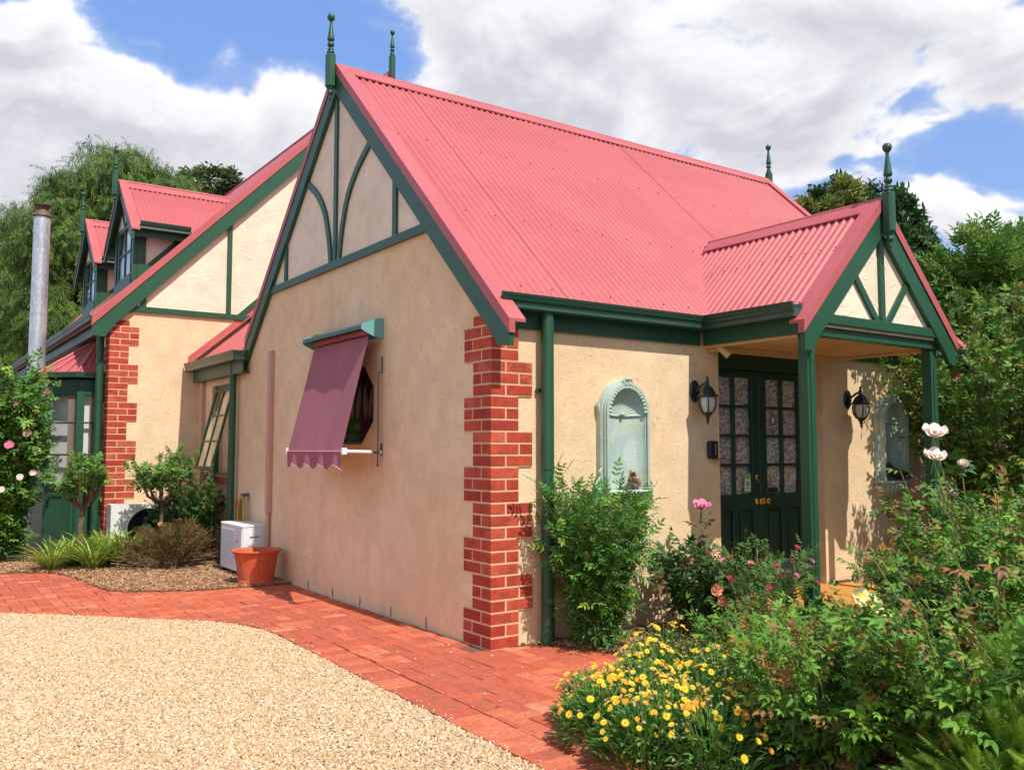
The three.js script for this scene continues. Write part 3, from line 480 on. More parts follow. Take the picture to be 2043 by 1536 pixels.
tim('gable_stud', [[-2.80, 3.349], [-2.80, 5.10], [-2.866, 5.10], [-2.866, 3.349]]);
tim('gable_stud', [[-1.495, 3.349], [-1.495, 3.86], [-1.567, 3.86], [-1.567, 3.349]]);
tim('gable_stud', [[-4.155, 3.349], [-4.155, 3.86], [-4.227, 3.86], [-4.227, 3.349]]);
for (const s of [1, -1]) {
  const m = (z) => -2.833 + s * (z + 2.833), c = new THREE.CatmullRomCurve3([V(-2.735, 3.349, 0), V(-2.675, 3.62, 0), V(-2.555, 3.92, 0), V(-2.35, 4.15, 0), V(-2.03, 4.36, 0)]), A = [], B = [];
  for (let i = 0; i <= 18; i++) { const p = c.getPoint(i / 18), t = c.getTangent(i / 18), n = [-t.y, t.x]; A.push([m(p.x + n[0] * 0.034), p.y + n[1] * 0.034]); B.push([m(p.x - n[0] * 0.034), p.y - n[1] * 0.034]); }
  A[0][1] = B[0][1] = 3.349; tim('curved_brace', [...A, ...B.reverse()], TX0 - 0.002);
}
// front eave
part('fascia', range(0.02, 2.2, 2.365, 2.56, 0.001, 0.030, 0.003), M.green, house); part('fascia', range(4.25, 6.66, 2.365, 2.56, 0.001, 0.030, 0.003), M.green, house);
part('gutter', sweep(GUT, [-0.012, 2.60, 0.031], [2.235, 2.60, 0.031], [0, 0, 1]), M.gutter, house);
part('gutter', sweep(GUT, [4.25, 2.60, 0.031], [6.66, 2.60, 0.031], [0, 0, 1]), M.gutter, house);
part('back_gutter', sweep(GUT, [0.2, 2.52, -5.72], [6.6, 2.52, -5.72], [0, 0, -1]), M.gutter, house);
part('downpipe', [pipe([0.46, 0.0, 0.078], [0.46, 2.50, 0.078], 0.050, 20), pipe([0.46, 1.30, 0.078], [0.46, 1.33, 0.078], 0.054, 20), box(0.13, 0.03, 0.02, 0.46, 1.9, 0.02), box(0.13, 0.03, 0.02, 0.46, 0.7, 0.02)], M.green, house);
// finial: square post with chamfered shoulders, turned spindle above, turned drop below
function finialGeo(k = 1, post = 0.36, w = 0.088) {
  const spindle = lathe([[0, 0], [0.036, 0], [0.040, 0.012], [0.034, 0.022], [0.026, 0.030], [0.034, 0.040], [0.030, 0.052], [0.018, 0.060], [0.022, 0.068], [0.033, 0.082], [0.036, 0.098], [0.030, 0.114], [0.018, 0.124], [0.019, 0.130], [0.034, 0.138], [0.038, 0.148], [0.034, 0.170], [0.026, 0.225], [0.018, 0.285], [0.013, 0.325], [0.016, 0.334], [0.014, 0.340], [0.026, 0.350], [0.036, 0.366], [0.040, 0.384], [0.036, 0.402], [0.024, 0.416], [0, 0.422]], 18);
  const drop = lathe([[0, 0], [0.030, 0], [0.032, -0.014], [0.020, -0.022], [0.024, -0.034], [0.032, -0.05], [0.026, -0.07], [0.012, -0.082], [0.016, -0.095], [0.016, -0.115], [0.010, -0.13], [0, -0.135]], 14);
  for (const g of [spindle, drop]) g.scale(k, k, k); spindle.translate(0, post / 2 - 0.002, 0); drop.translate(0, -post / 2 + 0.002, 0);
  return [box(w * k, post, w * k, 0, 0, 0, 0.016 * k), spindle, drop];
}
const fin = (x, y, z, k = 1, post = 0.36) => part('finial', merge(finialGeo(k, post)).translate(x, y, z), M.green, house);
fin(-0.105, 5.30, ZR - 0.015); fin(6.74, 5.30, ZR - 0.015, 1, 0.36);

// porch
const porch = part('porch', range(2.26, 4.22, 2.375, 2.39, 0.003, 1.10), M.cream, house, 'small gabled porch over the double door');
part('ceiling_trim', [range(2.262, 4.218, 2.345, 2.374, 0.004, 0.05, 0.004), range(2.262, 2.30, 2.345, 2.374, 0.051, 1.0, 0.004), range(4.18, 4.218, 2.345, 2.374, 0.051, 1.0, 0.004)], M.cream, porch);
for (const x of [2.312, 4.088]) part('post', [range(x - 0.048, x + 0.048, 0.13, 2.352, 0.994, 1.090, 0.006), range(x - 0.020, x + 0.020, 0.16, 2.20, 1.0905, 1.0985, 0.003)], M.green, porch);
part('beam', range(2.262, 4.21, 2.352, 2.422, 1.03, 1.105, 0.004), M.green, porch);
part('tie_beam', range(2.30, 4.18, 2.452, 2.532, 1.108, 1.150, 0.004), M.green, porch);
part('gable_panel', prism([[2.36, 2.43], [CX, PY - 0.16], [4.12, 2.43]], 'xy', 1.085, 1.112), M.panel, porch, 'small cream textured panel of the porch gable');
{
  const o = (x, k) => [x, porchY(x) + k], b = (s) => { const e = CX + s * 1.095, i = CX + s * 0.93; return prism([o(CX, -0.045), o(e, -0.045), [e, 2.215], [e - s * 0.10, 2.225], o(i, -0.30), o(CX, -0.30)], 'xy', 1.113, 1.158); };
  part('barge_board', b(-1), M.green, porch); part('barge_board', b(1), M.green, porch);
  const st = (name, pts) => part(name, prism(pts, 'xy', 1.112, 1.140), M.green, porch);
  st('king_post', [[CX - 0.032, 2.533], [CX - 0.032, 3.28], [CX + 0.032, 3.28], [CX + 0.032, 2.533]]);
  for (const s of [-1, 1]) { const X = (x) => CX + s * x; part('brace', prism([[X(0.045), 2.533], [X(0.12), 2.533], [X(0.43), 2.90], [X(0.39), 2.945]], 'xy', 1.112, 1.138), M.green, porch); }
  part('finial', merge(finialGeo(1, 0.36)).translate(CX + 0.005, 3.46, 1.215), M.green, porch);
  const zb = -0.95, zf = 1.12, n = 3, W = (zf - zb) / n;
  for (const s of [-1, 1]) for (let i = 0; i < n; i++) part('roof_sheet', corrugated([CX, PY - 0.012, zb + i * W], [0, 0, 1], [s * 0.99, -PS * 0.99, 0], W + 0.03, 0.0762, 0.0108, i * W + 0.02, (i % 2) * 0.004), M.roofRed, porch);
  const cap = (s) => { const P = new Poly(), a = 0.155, of = 0.016, c = 1 / Math.hypot(1, PS), f = (z, d, e) => [CX + s * (d * c + e * PS * c), PY - PS * d * c + e * c, z]; const q = [f(-0.78, 0.02, of + 0.004), f(1.175, 0.02, of + 0.004), f(1.175, a, of), f(-0.78, a, of)], r = [f(-0.78, a, of), f(1.175, a, of), f(1.175, a + 0.004, of - 0.012), f(-0.78, a + 0.004, of - 0.012)]; if (s < 0) { q.reverse(); r.reverse(); } P.face(...q.reverse()); P.face(...r.reverse()); return P.geo(); };
  part('ridge_cap', [cap(1), cap(-1), pipe([CX, PY + 0.004, -0.8], [CX, PY + 0.004, 1.175], 0.024, 10)], M.capRed, porch);
  for (const s of [-1, 1]) { const e = CX + s * 1.115, pts = (lo, hi) => [[CX, PY + hi], [e, porchY(e) + hi], [e, porchY(e) + lo], [CX, PY + lo]]; part('barge_cap', [prism(pts(0.006, 0.030), 'xy', 1.03, 1.168), prism(pts(-0.072, 0.0295), 'xy', 1.165, 1.169), range(e - 0.002, e + 0.002, porchY(e) - 0.075, porchY(e) + 0.028, 1.113, 1.169)], M.capRed, porch); }
  part('fascia', range(2.225, 2.255, 2.365, 2.53, 0.034, 1.112, 0.003), M.green, porch); part('fascia', range(4.225, 4.255, 2.365, 2.53, 0.034, 1.112, 0.003), M.green, porch);
  part('gutter', sweep(GUT, [2.224, 2.601, 0.05], [2.224, 2.601, 1.085], [-1, 0, 0]), M.gutter, porch);
  part('gutter', sweep(GUT, [4.256, 2.601, 0.05], [4.256, 2.601, 1.085], [1, 0, 0]), M.gutter, porch);
  const scr = []; for (let i = 0; i < 14; i++) for (const d of [0.11, 0.42, 0.92]) { const z = 0.98 - i * 0.1524, b = new THREE.CylinderGeometry(0.0055, 0.0065, 0.011, 6), x = CX - d; if (porchY(x) < mainY(z) + 0.02) continue; b.rotateZ(Math.atan(PS)); b.translate(x, porchY(x) + (d < 0.2 ? 0.014 : 0.004), z); scr.push(b); }
  part('roof_screws', scr, M.caneRed, porch, undefined, 'stuff');
  part('floor', [range(2.2, 4.28, 0.02, 0.112, -0.24, 1.32), ...Array.from({ length: 9 }, (_, i) => range(2.19, 4.29, 0.1125, 0.136, -0.2 + i * 0.170, -0.2 + i * 0.170 + 0.166, 0.003))], M.floorPaint, porch, 'ochre painted porch floor');
  part('step', range(2.35, 4.15, -0.03, 0.055, 1.325, 1.66, 0.008), M.floorPaint, porch);
  part('floor_edging', range(3.97, 4.29, 0.1365, 0.160, 0.001, 0.03, 0.003), M.caneRed, porch);
}
// double door
{
  const z = -0.19, D = [];
  D.push(range(2.451, 2.50, 0.12, 2.336, -0.245, -0.10, 0.003), range(3.90, 3.949, 0.12, 2.336, -0.245, -0.10, 0.003), range(2.50, 3.90, 2.20, 2.336, -0.245, -0.10, 0.003), range(2.50, 3.90, 0.12, 0.165, -0.245, -0.06, 0.003));
  const door = part('double_door', D, M.greenDeep, house, 'dark green panelled double door with lace behind its panes');
  for (const [x0, x1, hinge] of [[2.502, 3.199, -1], [3.201, 3.898, 1]]) {
    const g = [], st = 0.105, y0 = 0.168, y1 = 2.198, pb = 1.03, pt = 2.13;
    g.push(range(x0, x0 + st, y0, y1, z - 0.02, z + 0.02, 0.003), range(x1 - st, x1, y0, y1, z - 0.02, z + 0.02, 0.003), range(x0 + st, x1 - st, y0, y0 + 0.19, z - 0.02, z + 0.02, 0.003), range(x0 + st, x1 - st, pb - 0.14, pb, z - 0.02, z + 0.02, 0.003), range(x0 + st, x1 - st, pt, y1, z - 0.02, z + 0.02, 0.003));
    const xm = (x0 + x1) / 2; g.push(range(xm - 0.045, xm + 0.045, y0 + 0.19, pb - 0.14, z - 0.02, z + 0.02, 0.003));
    for (const [a, b] of [[x0 + st, xm - 0.045], [xm + 0.045, x1 - st]]) { g.push(range(a, b, y0 + 0.19, pb - 0.14, z - 0.014, z - 0.004)); g.push(range(a + 0.03, b - 0.03, y0 + 0.22, pb - 0.17, z - 0.003, z + 0.010, 0.008)); }
    const h = (pt - pb) / 4; for (let i = 1; i < 4; i++) g.push(range(x0 + st, x1 - st, pb + h * i - 0.014, pb + h * i + 0.014, z - 0.016, z + 0.016, 0.004)); g.push(range(xm - 0.015, xm + 0.015, pb, pt, z - 0.0165, z + 0.0165, 0.004));
    part('door_leaf', g, M.greenDeep, door);
    for (let i = 0; i < 4; i++) for (const [a, b] of [[x0 + st, xm - 0.015], [xm + 0.015, x1 - st]]) part('pane', range(a + 0.001, b - 0.001, pb + h * i + (i ? 0.015 : 0.001), pb + h * (i + 1) - (i < 3 ? 0.015 : 0.001), z - 0.002, z + 0.002), M.glass, door);
    const P = [], N = [], U = [], I = [], nx = 60, ny = 8; for (let i = 0; i <= nx; i++) for (let j = 0; j <= ny; j++) { const t = i / nx, y = lerp(pb - 0.05, pt + 0.05, j / ny), tie = 1 - 0.22 * Math.pow(clamp((1.45 - y) / 0.45), 1.5), cxm = (x0 + x1) / 2; P.push(cxm + (t - 0.5) * 0.56 * tie + (t < 0.5 ? -1 : 1) * (1 - tie) * 0.06, y, z - 0.045 + 0.014 * Math.sin(t * 62 + y * 2)); U.push(t * 0.9 + x0, y); if (i && j) { const q = i * (ny + 1) + j; I.push(q - ny - 2, q - 1, q - ny - 1, q - ny - 1, q - 1, q); } }
    const cg = new THREE.BufferGeometry(); cg.setAttribute('position', new THREE.Float32BufferAttribute(P, 3)); cg.setAttribute('uv', new THREE.Float32BufferAttribute(U, 2)); cg.setIndex(I); cg.computeVertexNormals(); part('lace_curtain', cg, M.lace, door);
    part('curtain_frame', [range(x1 - st - 0.02, x1 - st + 0.02, pb, pt, z - 0.09, z - 0.07), range(xm + 0.015, xm + 0.035, pb, pt, z - 0.09, z - 0.07)], M.wood, door);
  }
  const knob = (x, y) => lathe([[0, 0], [0.028, 0], [0.030, 0.006], [0.012, 0.012], [0.012, 0.03], [0.026, 0.04], [0.030, 0.052], [0.024, 0.064], [0, 0.068]], 16).rotateX(Math.PI / 2).translate(x, y, z + 0.02);
  part('knob', knob(3.148, 0.965), M.brass, door); part('knob', knob(3.252, 0.965), M.brass, door);
  part('lock', [lathe([[0, 0], [0.026, 0], [0.026, 0.008], [0.016, 0.014], [0, 0.014]], 16).rotateX(Math.PI / 2).translate(3.15, 1.19, z + 0.02), box(0.026, 0.03, 0.006, 3.165, 1.155, z + 0.03), box(0.03, 0.05, 0.006, 3.19, 1.09, z + 0.028)], M.brass, door);
  part('sticker', [range(2.985, 3.085, 1.045, 1.225, z + 0.003, z + 0.0045)], M.sticker, door); part('sticker', [range(2.997, 3.073, 1.065, 1.175, z + 0.0050, z + 0.006)], M.paper, door);
  part('sticker', [new THREE.TorusGeometry(0.018, 0.006, 6, 16).translate(3.035, 1.13, z + 0.007), box(0.05, 0.008, 0.003, 3.035, 1.09, z + 0.007)], M.rod, door);
  part('sticker', range(3.335, 3.475, 1.04, 1.085, z + 0.003, z + 0.005), M.black, door);
  const ov = new THREE.TorusGeometry(0.034, 0.007, 6, 24).scale(0.8, 1.25, 0.3).translate(3.42, 1.735, z + 0.006); part('oval_sign', ov, M.caneRed, door); part('oval_sign', new THREE.CylinderGeometry(0.03, 0.03, 0.002, 20).rotateX(Math.PI / 2).scale(0.8, 1.25, 1).translate(3.42, 1.735, z + 0.005), M.paper, door);
  part('oval_sign', [0, 1, 2].map((i) => box(0.056 - 0.012 * i, 0.010, 0.002, 3.42, 1.66 - 0.026 * i, z + 0.005)), M.rod, door);
  const curls = []; for (let i = 0; i < 6; i++) curls.push(new THREE.TorusGeometry(0.017, 0.005, 5, 14, 4.6).rotateZ(i * 1.3).scale(1, 1.1, 0.3).translate(2.705 + (i % 2) * 0.052, 1.70 - Math.floor(i / 2) * 0.048, z + 0.005)); part('sticker', curls, M.paper, door);
}
// link roof and window
const link = part('link_roof', prism([[-0.115, 2.62], [1.9, 2.62 + 0.86 * 2.015], [1.9, 2.58 + 0.86 * 2.015], [-0.115, 2.58]], 'xy', -7.598, -5.44), M.roofRed, house, 'small red roof between main gable and wing');
for (let i = 0; i < 3; i++) part('roof_sheet', corrugated([1.9, 2.64 + 0.86 * 2.02, -7.44 + i * 0.667], [0, 0, 1], [-2.06, -0.86 * 2.06, 0], 0.68, 0.0762, 0.0108, i * 0.667, (i % 2) * 0.002), M.roofRed, link);
part('flashing', prism([[-0.17, 2.68], [1.9, 2.68 + 0.86 * 2.07], [1.9, 2.685 + 0.86 * 2.07], [-0.17, 2.685]], 'xy', -7.594, -7.43), M.capRed, link);
part('flashing', prism([[-0.17, 2.665], [1.9, 2.665 + 0.86 * 2.07], [1.9, 2.78 + 0.86 * 2.07], [-0.17, 2.78]], 'xy', -7.594, -7.588), M.capRed, link);
part('gutter', sweep(GUT, [-0.105, 2.665, -7.56], [-0.105, 2.665, -5.36], [-1, 0, 0]), M.gutter, link);
part('gutter_return', sweep(GUT, [-0.225, 2.662, -5.36], [-0.058, 2.662, -5.36], [0, 0, 1]).translate(0, 0, -0.12), M.gutter, link);
part('fascia', range(-0.104, -0.076, 2.40, 2.60, -7.55, -5.40, 0.003), M.green, link); part('soffit', range(-0.076, 0.003, 2.40, 2.415, -7.55, -5.40), M.green, link);
part('downpipe', pipe([-0.075, 0.02, -5.83], [-0.075, 2.56, -5.83], 0.045, 18), M.green, house);
part('conduit_cover', range(-0.05, 0.003, 0.4, 2.40, -7.42, -7.30, 0.004), M.pinkPipe, house);
{
  const w = part('hopper_window', [range(0.05, 0.10, 1.10, 1.14, -6.980, -6.140), range(0.05, 0.10, 2.28, 2.32, -6.980, -6.140), range(0.05, 0.10, 1.14, 2.28, -6.980, -6.940), range(0.05, 0.10, 1.14, 2.28, -6.180, -6.140)], M.green, house, 'green window hinged open at the bottom');
  const sash = [], t = 0.24, tr = (g) => g.translate(0, -2.27, 0).rotateZ(-t).translate(0.05, 2.27, 0);
  sash.push(range(-0.015, 0.015, 1.15, 1.20, -6.930, -6.190, 0.003), range(-0.015, 0.015, 2.225, 2.27, -6.930, -6.190, 0.003), range(-0.015, 0.015, 1.20, 2.225, -6.930, -6.885, 0.003), range(-0.015, 0.015, 1.20, 2.225, -6.235, -6.190, 0.003), range(-0.012, 0.012, 1.20, 2.225, -6.570, -6.550), range(-0.012, 0.012, 1.53, 1.55, -6.885, -6.235), range(-0.012, 0.012, 1.88, 1.90, -6.885, -6.235));
  part('sash', tr(merge(sash)), M.green, w);
  for (const [z0, z1] of [[-6.884, -6.571], [-6.549, -6.236]]) for (const [y0, y1] of [[1.201, 1.529], [1.551, 1.879], [1.901, 2.224]]) part('pane', tr(range(-0.002, 0.002, y0, y1, z0, z1)), M.glass, w);
  part('blind', range(0.13, 0.14, 1.14, 2.28, -6.940, -6.180), M.cream, w);
  part('brick_sill', range(-0.07, 0.05, 1.02, 1.095, -7.020, -6.100, 0.005), M.brick[0], w);
}
// octagonal window of dark leaded glass
{
  const grow = (k) => oct.map(([z, y]) => [-2.43 + (z + 2.43) * k, 1.87 + (y - 1.87) * k]);
  const w = part('octagonal_window', prism(grow(1), 'zy', 0.02, 0.06, [grow(0.93)]), M.greenDeep, house, 'dark octagonal leaded window behind the awning');
  part('pane', prism(grow(0.93), 'zy', 0.036, 0.044), M.darkGlass, w);
  const lead = []; for (const [a, b] of [[-2.05, 0.16], [-2.2, 0.05], [-2.33, -0.04], [-2.5, -0.02]]) lead.push(tube([[0.034, 1.74, a + 0.03], [0.032, 1.85, a - 0.03], [0.032, 1.98, a - 0.02], [0.034, 2.08, a + 0.05]], 0.004, 5)); part('lead_came', lead, M.rod, w);
  const petals = []; for (const [a, r] of [[-2.07, 0.25], [-2.2, -0.1], [-2.34, 0.2], [-2.5, -0.1], [-2.64, 0.15]]) petals.push(prism([[0, -0.16], [0.04, -0.09], [0.045, 0.02], [0.02, 0.12], [0, 0.16], [-0.03, 0.1], [-0.045, 0], [-0.035, -0.1]], 'zy', 0.030, 0.035).rotateX(r).translate(0, 1.90, a)); part('glass_petal', petals, std('smoky petal glass', { color: new THREE.Color().setRGB(0.12, 0.10, 0.095), roughness: 0.25 }), w);
}
// wing timbers, roof, gutter
{
  part('tie_beam', range(-1.17, 2.4, 3.362, 3.442, WZ + 0.001, WZ + 0.034, 0.003), M.green, house);
  for (const x of [-0.80, 0.385]) part('gable_stud', range(x - 0.035, x + 0.035, 3.443, wingY(x) - 0.2, WZ + 0.005, WZ + 0.030, 0.003), M.green, house);
  part('brace', prism([[0.52, 3.443], [0.62, 3.443], [1.5, 4.25], [1.44, 4.32]], 'xy', WZ + 0.005, WZ + 0.029), M.green, house);
  const o = (x, k) => [x, wingY(x) + k]; const xe = -1.452;
  part('barge_board', prism([o(WXC, -0.05), o(xe, -0.05), [xe, 2.985], [xe + 0.16, 2.98], o(xe + 0.30, -0.34), o(WXC, -0.34)], 'xy', WZ + 0.035, WZ + 0.08), M.green, house);
  part('barge_board', prism([o(WXC, -0.05), o(7.4, -0.05), [7.4, 2.98], o(7.1, -0.34), o(WXC, -0.34)], 'xy', WZ + 0.035, WZ + 0.08), M.green, house);
  const wr = part('wing_roof', prism([[xe + 0.02, wingY(xe + 0.02) - 0.03], [WXC, WY - 0.03], [7.4, wingY(7.4) - 0.03], [7.4, wingY(7.4) - 0.08], [WXC, WY - 0.08], [xe + 0.02, wingY(xe + 0.02) - 0.08]], 'xy', -17.1, WZ + 0.05), M.roofRed, house, 'tall red roof of the wing');
  for (let i = 0; i < 12; i++) { const z0 = WZ + 0.06 - (i + 1) * 0.79; part('roof_sheet', corrugated([WXC, WY - 0.012, z0], [0, 0, 1], [xe - WXC, -WS * (WXC - xe), 0], 0.81, 0.0762, 0.0108, i * 0.79, (i % 2) * 0.002), M.roofRed, wr); }
  part('ridge_cap', [pipe([WXC, WY + 0.01, -17.1], [WXC, WY + 0.01, WZ + 0.08], 0.03, 10), prism([[WXC - 0.13, WY - 0.11], [WXC, WY + 0.02], [WXC + 0.13, WY - 0.11]], 'xy', -17.1, WZ + 0.08)], M.capRed, wr);
  const e = -1.462, pts = (lo, hi, x) => [[WXC, WY + hi], [x, wingY(x) + hi], [x, wingY(x) + lo], [WXC, WY + lo]];
  part('barge_cap', [prism(pts(0.006, 0.034, e), 'xy', WZ - 0.09, WZ + 0.092), prism(pts(-0.085, 0.0335, e), 'xy', WZ + 0.089, WZ + 0.093), range(e - 0.003, e + 0.001, wingY(e) - 0.085, wingY(e) + 0.03, WZ + 0.03, WZ + 0.093)], M.capRed, wr);
  part('gutter', sweep(GUT, [-1.375, 3.30, WZ + 0.028], [-1.375, 3.30, -17], [-1, 0, 0]), M.gutter, house);
  part('fascia', range(-1.374, -1.345, 3.03, 3.27, -17, WZ + 0.03, 0.003), M.green, house); part('soffit', range(-1.345, -1.215, 3.03, 3.045, -17, WZ + 0.03), M.green, house);
  part('downpipe', [pipe([-1.30, 0.02, -7.80], [-1.30, 3.05, -7.80], 0.048, 18), pipe([-1.30, 2.1, -7.80], [-1.30, 2.13, -7.80], 0.053, 18)], M.green, house);
  fin(WXC, WY + 0.06, WZ + 0.14, 1.05, 0.4);
}
// dormers on the wing roof
function dormer(zc, label) {
  const xf = -0.69, hw = 0.68, ry = 5.69, ds = 0.92, oh = 0.13, eh = 1.06, yb = wingY(xf) - 0.02, rY = (z) => ry - ds * Math.abs(z - zc), xr = WXC - (WY - ry) / WS;
  const xin = 0.6; const d = part('dormer', [prism([[xf, yb - 0.1], [xf, rY(zc + hw) - 0.06], [xin + 0.2, rY(zc + hw) - 0.06], [xin + 0.2, yb - 0.1]], 'xy', zc + hw - 0.05, zc + hw), prism([[xf, yb - 0.1], [xf, rY(zc + hw) - 0.06], [xin + 0.2, rY(zc + hw) - 0.06], [xin + 0.2, yb - 0.1]], 'xy', zc - hw, zc - hw + 0.05)], M.panel, house, label);
  // front: frame, window
  const top = 4.90; part('window_frame', [range(xf - 0.03, xf + 0.03, yb - 0.06, top + 0.07, zc + hw - 0.11, zc + hw + 0.012, 0.003), range(xf - 0.03, xf + 0.03, yb - 0.06, top + 0.07, zc - hw - 0.012, zc - hw + 0.11, 0.003), range(xf - 0.028, xf + 0.03, top, top + 0.07, zc - hw + 0.11, zc + hw - 0.11, 0.003), range(xf - 0.045, xf + 0.03, yb - 0.05, yb + 0.12, zc - hw + 0.11, zc + hw - 0.11, 0.003), range(xf - 0.02, xf + 0.02, yb + 0.12, top, zc - 0.47, zc - 0.42), range(xf - 0.02, xf + 0.02, yb + 0.12, top, zc + 0.42, zc + 0.47), range(xf - 0.02, xf + 0.02, yb + 0.12, yb + 0.18, zc - 0.57, zc + 0.57), range(xf - 0.018, xf + 0.018, yb + 0.18, top, zc - 0.012, zc + 0.012), range(xf - 0.017, xf + 0.017, 4.52, 4.545, zc - 0.42, zc + 0.42)], M.green, d);
  for (const [a, b] of [[zc - 0.419, zc - 0.013], [zc + 0.013, zc + 0.419]]) for (const [p, q] of [[yb + 0.181, 4.519], [4.546, top - 0.001]]) part('pane', range(xf - 0.003, xf + 0.003, p, q, a, b), M.glass, d);
  part('curtain', range(xf + 0.05, xf + 0.056, yb + 0.1, top + 0.02, zc - 0.5, zc + 0.5), M.whitePlastic, d);
  part('corner_board', range(xf + 0.031, xf + 0.15, yb - 0.06, rY(zc + hw) - 0.09, zc + hw + 0.001, zc + hw + 0.02, 0.003), M.green, d);
  part('cheek_trim', prism([[xf + 0.15, wingY(xf + 0.15) - 0.02], [xf + 0.15, wingY(xf + 0.15) + 0.10], [0.16, wingY(0.16) + 0.10], [0.16, wingY(0.16) - 0.02]], 'xy', zc + hw + 0.001, zc + hw + 0.018), M.green, d);
  part('gable_panel', prism([[zc - hw, top + 0.071], [zc, ry - 0.12], [zc + hw, top + 0.071]], 'zy', xf - 0.004, xf + 0.02), M.panel, d);
  for (const s of [1, -1]) {
    const Z = (q) => zc + s * q;
    part('brace', prism([[Z(0.02), top + 0.08], [Z(0.07), top + 0.08], [Z(0.28), top + 0.36], [Z(0.24), top + 0.39]], 'zy', xf - 0.026, xf - 0.005), M.green, d);
    part('barge_board', prism([[Z(0), ry - 0.04], [Z(eh), ry - ds * eh - 0.04], [Z(eh), ry - ds * eh - 0.16], [Z(eh - 0.06), ry - ds * eh - 0.16], [Z(0), ry - 0.19]], 'zy', xf - oh, xf - oh + 0.035), M.green, d);
    part('roof_sheet', corrugated([xf - oh + 0.02, ry - 0.012, zc], [1, 0, 0], [0, -ds * 0.96, s * 0.96], xr - xf + 0.2, 0.0762, 0.0108, 0, 0), M.roofRed, d);
    part('soffit', prism([[Z(0.0), ry - 0.03], [Z(0.96), ry - ds * 0.96 - 0.03], [Z(0.96), ry - ds * 0.96 - 0.05], [Z(0), ry - 0.05]], 'zy', xf - oh + 0.03, xr + 0.1), M.green, d);
    part('barge_cap', [prism([[Z(0), ry + 0.028], [Z(eh + 0.01), ry - ds * (eh + 0.01) + 0.028], [Z(eh + 0.01), ry - ds * (eh + 0.01)], [Z(0), ry]], 'zy', xf - oh - 0.01, xf - oh + 0.11), prism([[Z(0), ry + 0.027], [Z(eh + 0.01), ry - ds * (eh + 0.01) + 0.027], [Z(eh + 0.01), ry - ds * (eh + 0.01) - 0.05], [Z(0), ry - 0.05]], 'zy', xf - oh - 0.012, xf - oh - 0.008)], M.capRed, d);
    part('gutter', sweep(GUT, [xf - oh + 0.12, ry - ds * 0.96 + 0.045, Z(0.90)], [WXC - (WY - (ry - ds * 0.9)) / WS - 0.12, ry - ds * 0.96 + 0.045, Z(0.90)], [0, 0, s]), M.gutter, d);
    part('fascia', range(xf - oh + 0.03, 0.08, ry - ds * 0.96 - 0.16, ry - ds * 0.96 + 0.0, Math.min(Z(0.87), Z(0.90)), Math.max(Z(0.87), Z(0.90))), M.green, d);
  }
  const cap = [-1, 1].map((s) => prism([[zc, ry + 0.012], [zc + s * 0.13, ry - ds * 0.13 + 0.010], [zc + s * 0.13, ry - ds * 0.13 + 0.004], [zc, ry + 0.004]], 'zy', xf - oh - 0.012, xr + 0.05)); part('ridge_cap', [...cap, pipe([xf - oh - 0.012, ry + 0.008, zc], [xr + 0.05, ry + 0.008, zc], 0.022, 10)], M.capRed, d);
  part('finial', merge(finialGeo(0.95, 0.36)).translate(xf - oh - 0.055, ry - 0.06, zc), M.green, d);
}
dormer(-9.42, 'near dormer with green four pane window'); dormer(-12.35, 'far dormer with green four pane window');
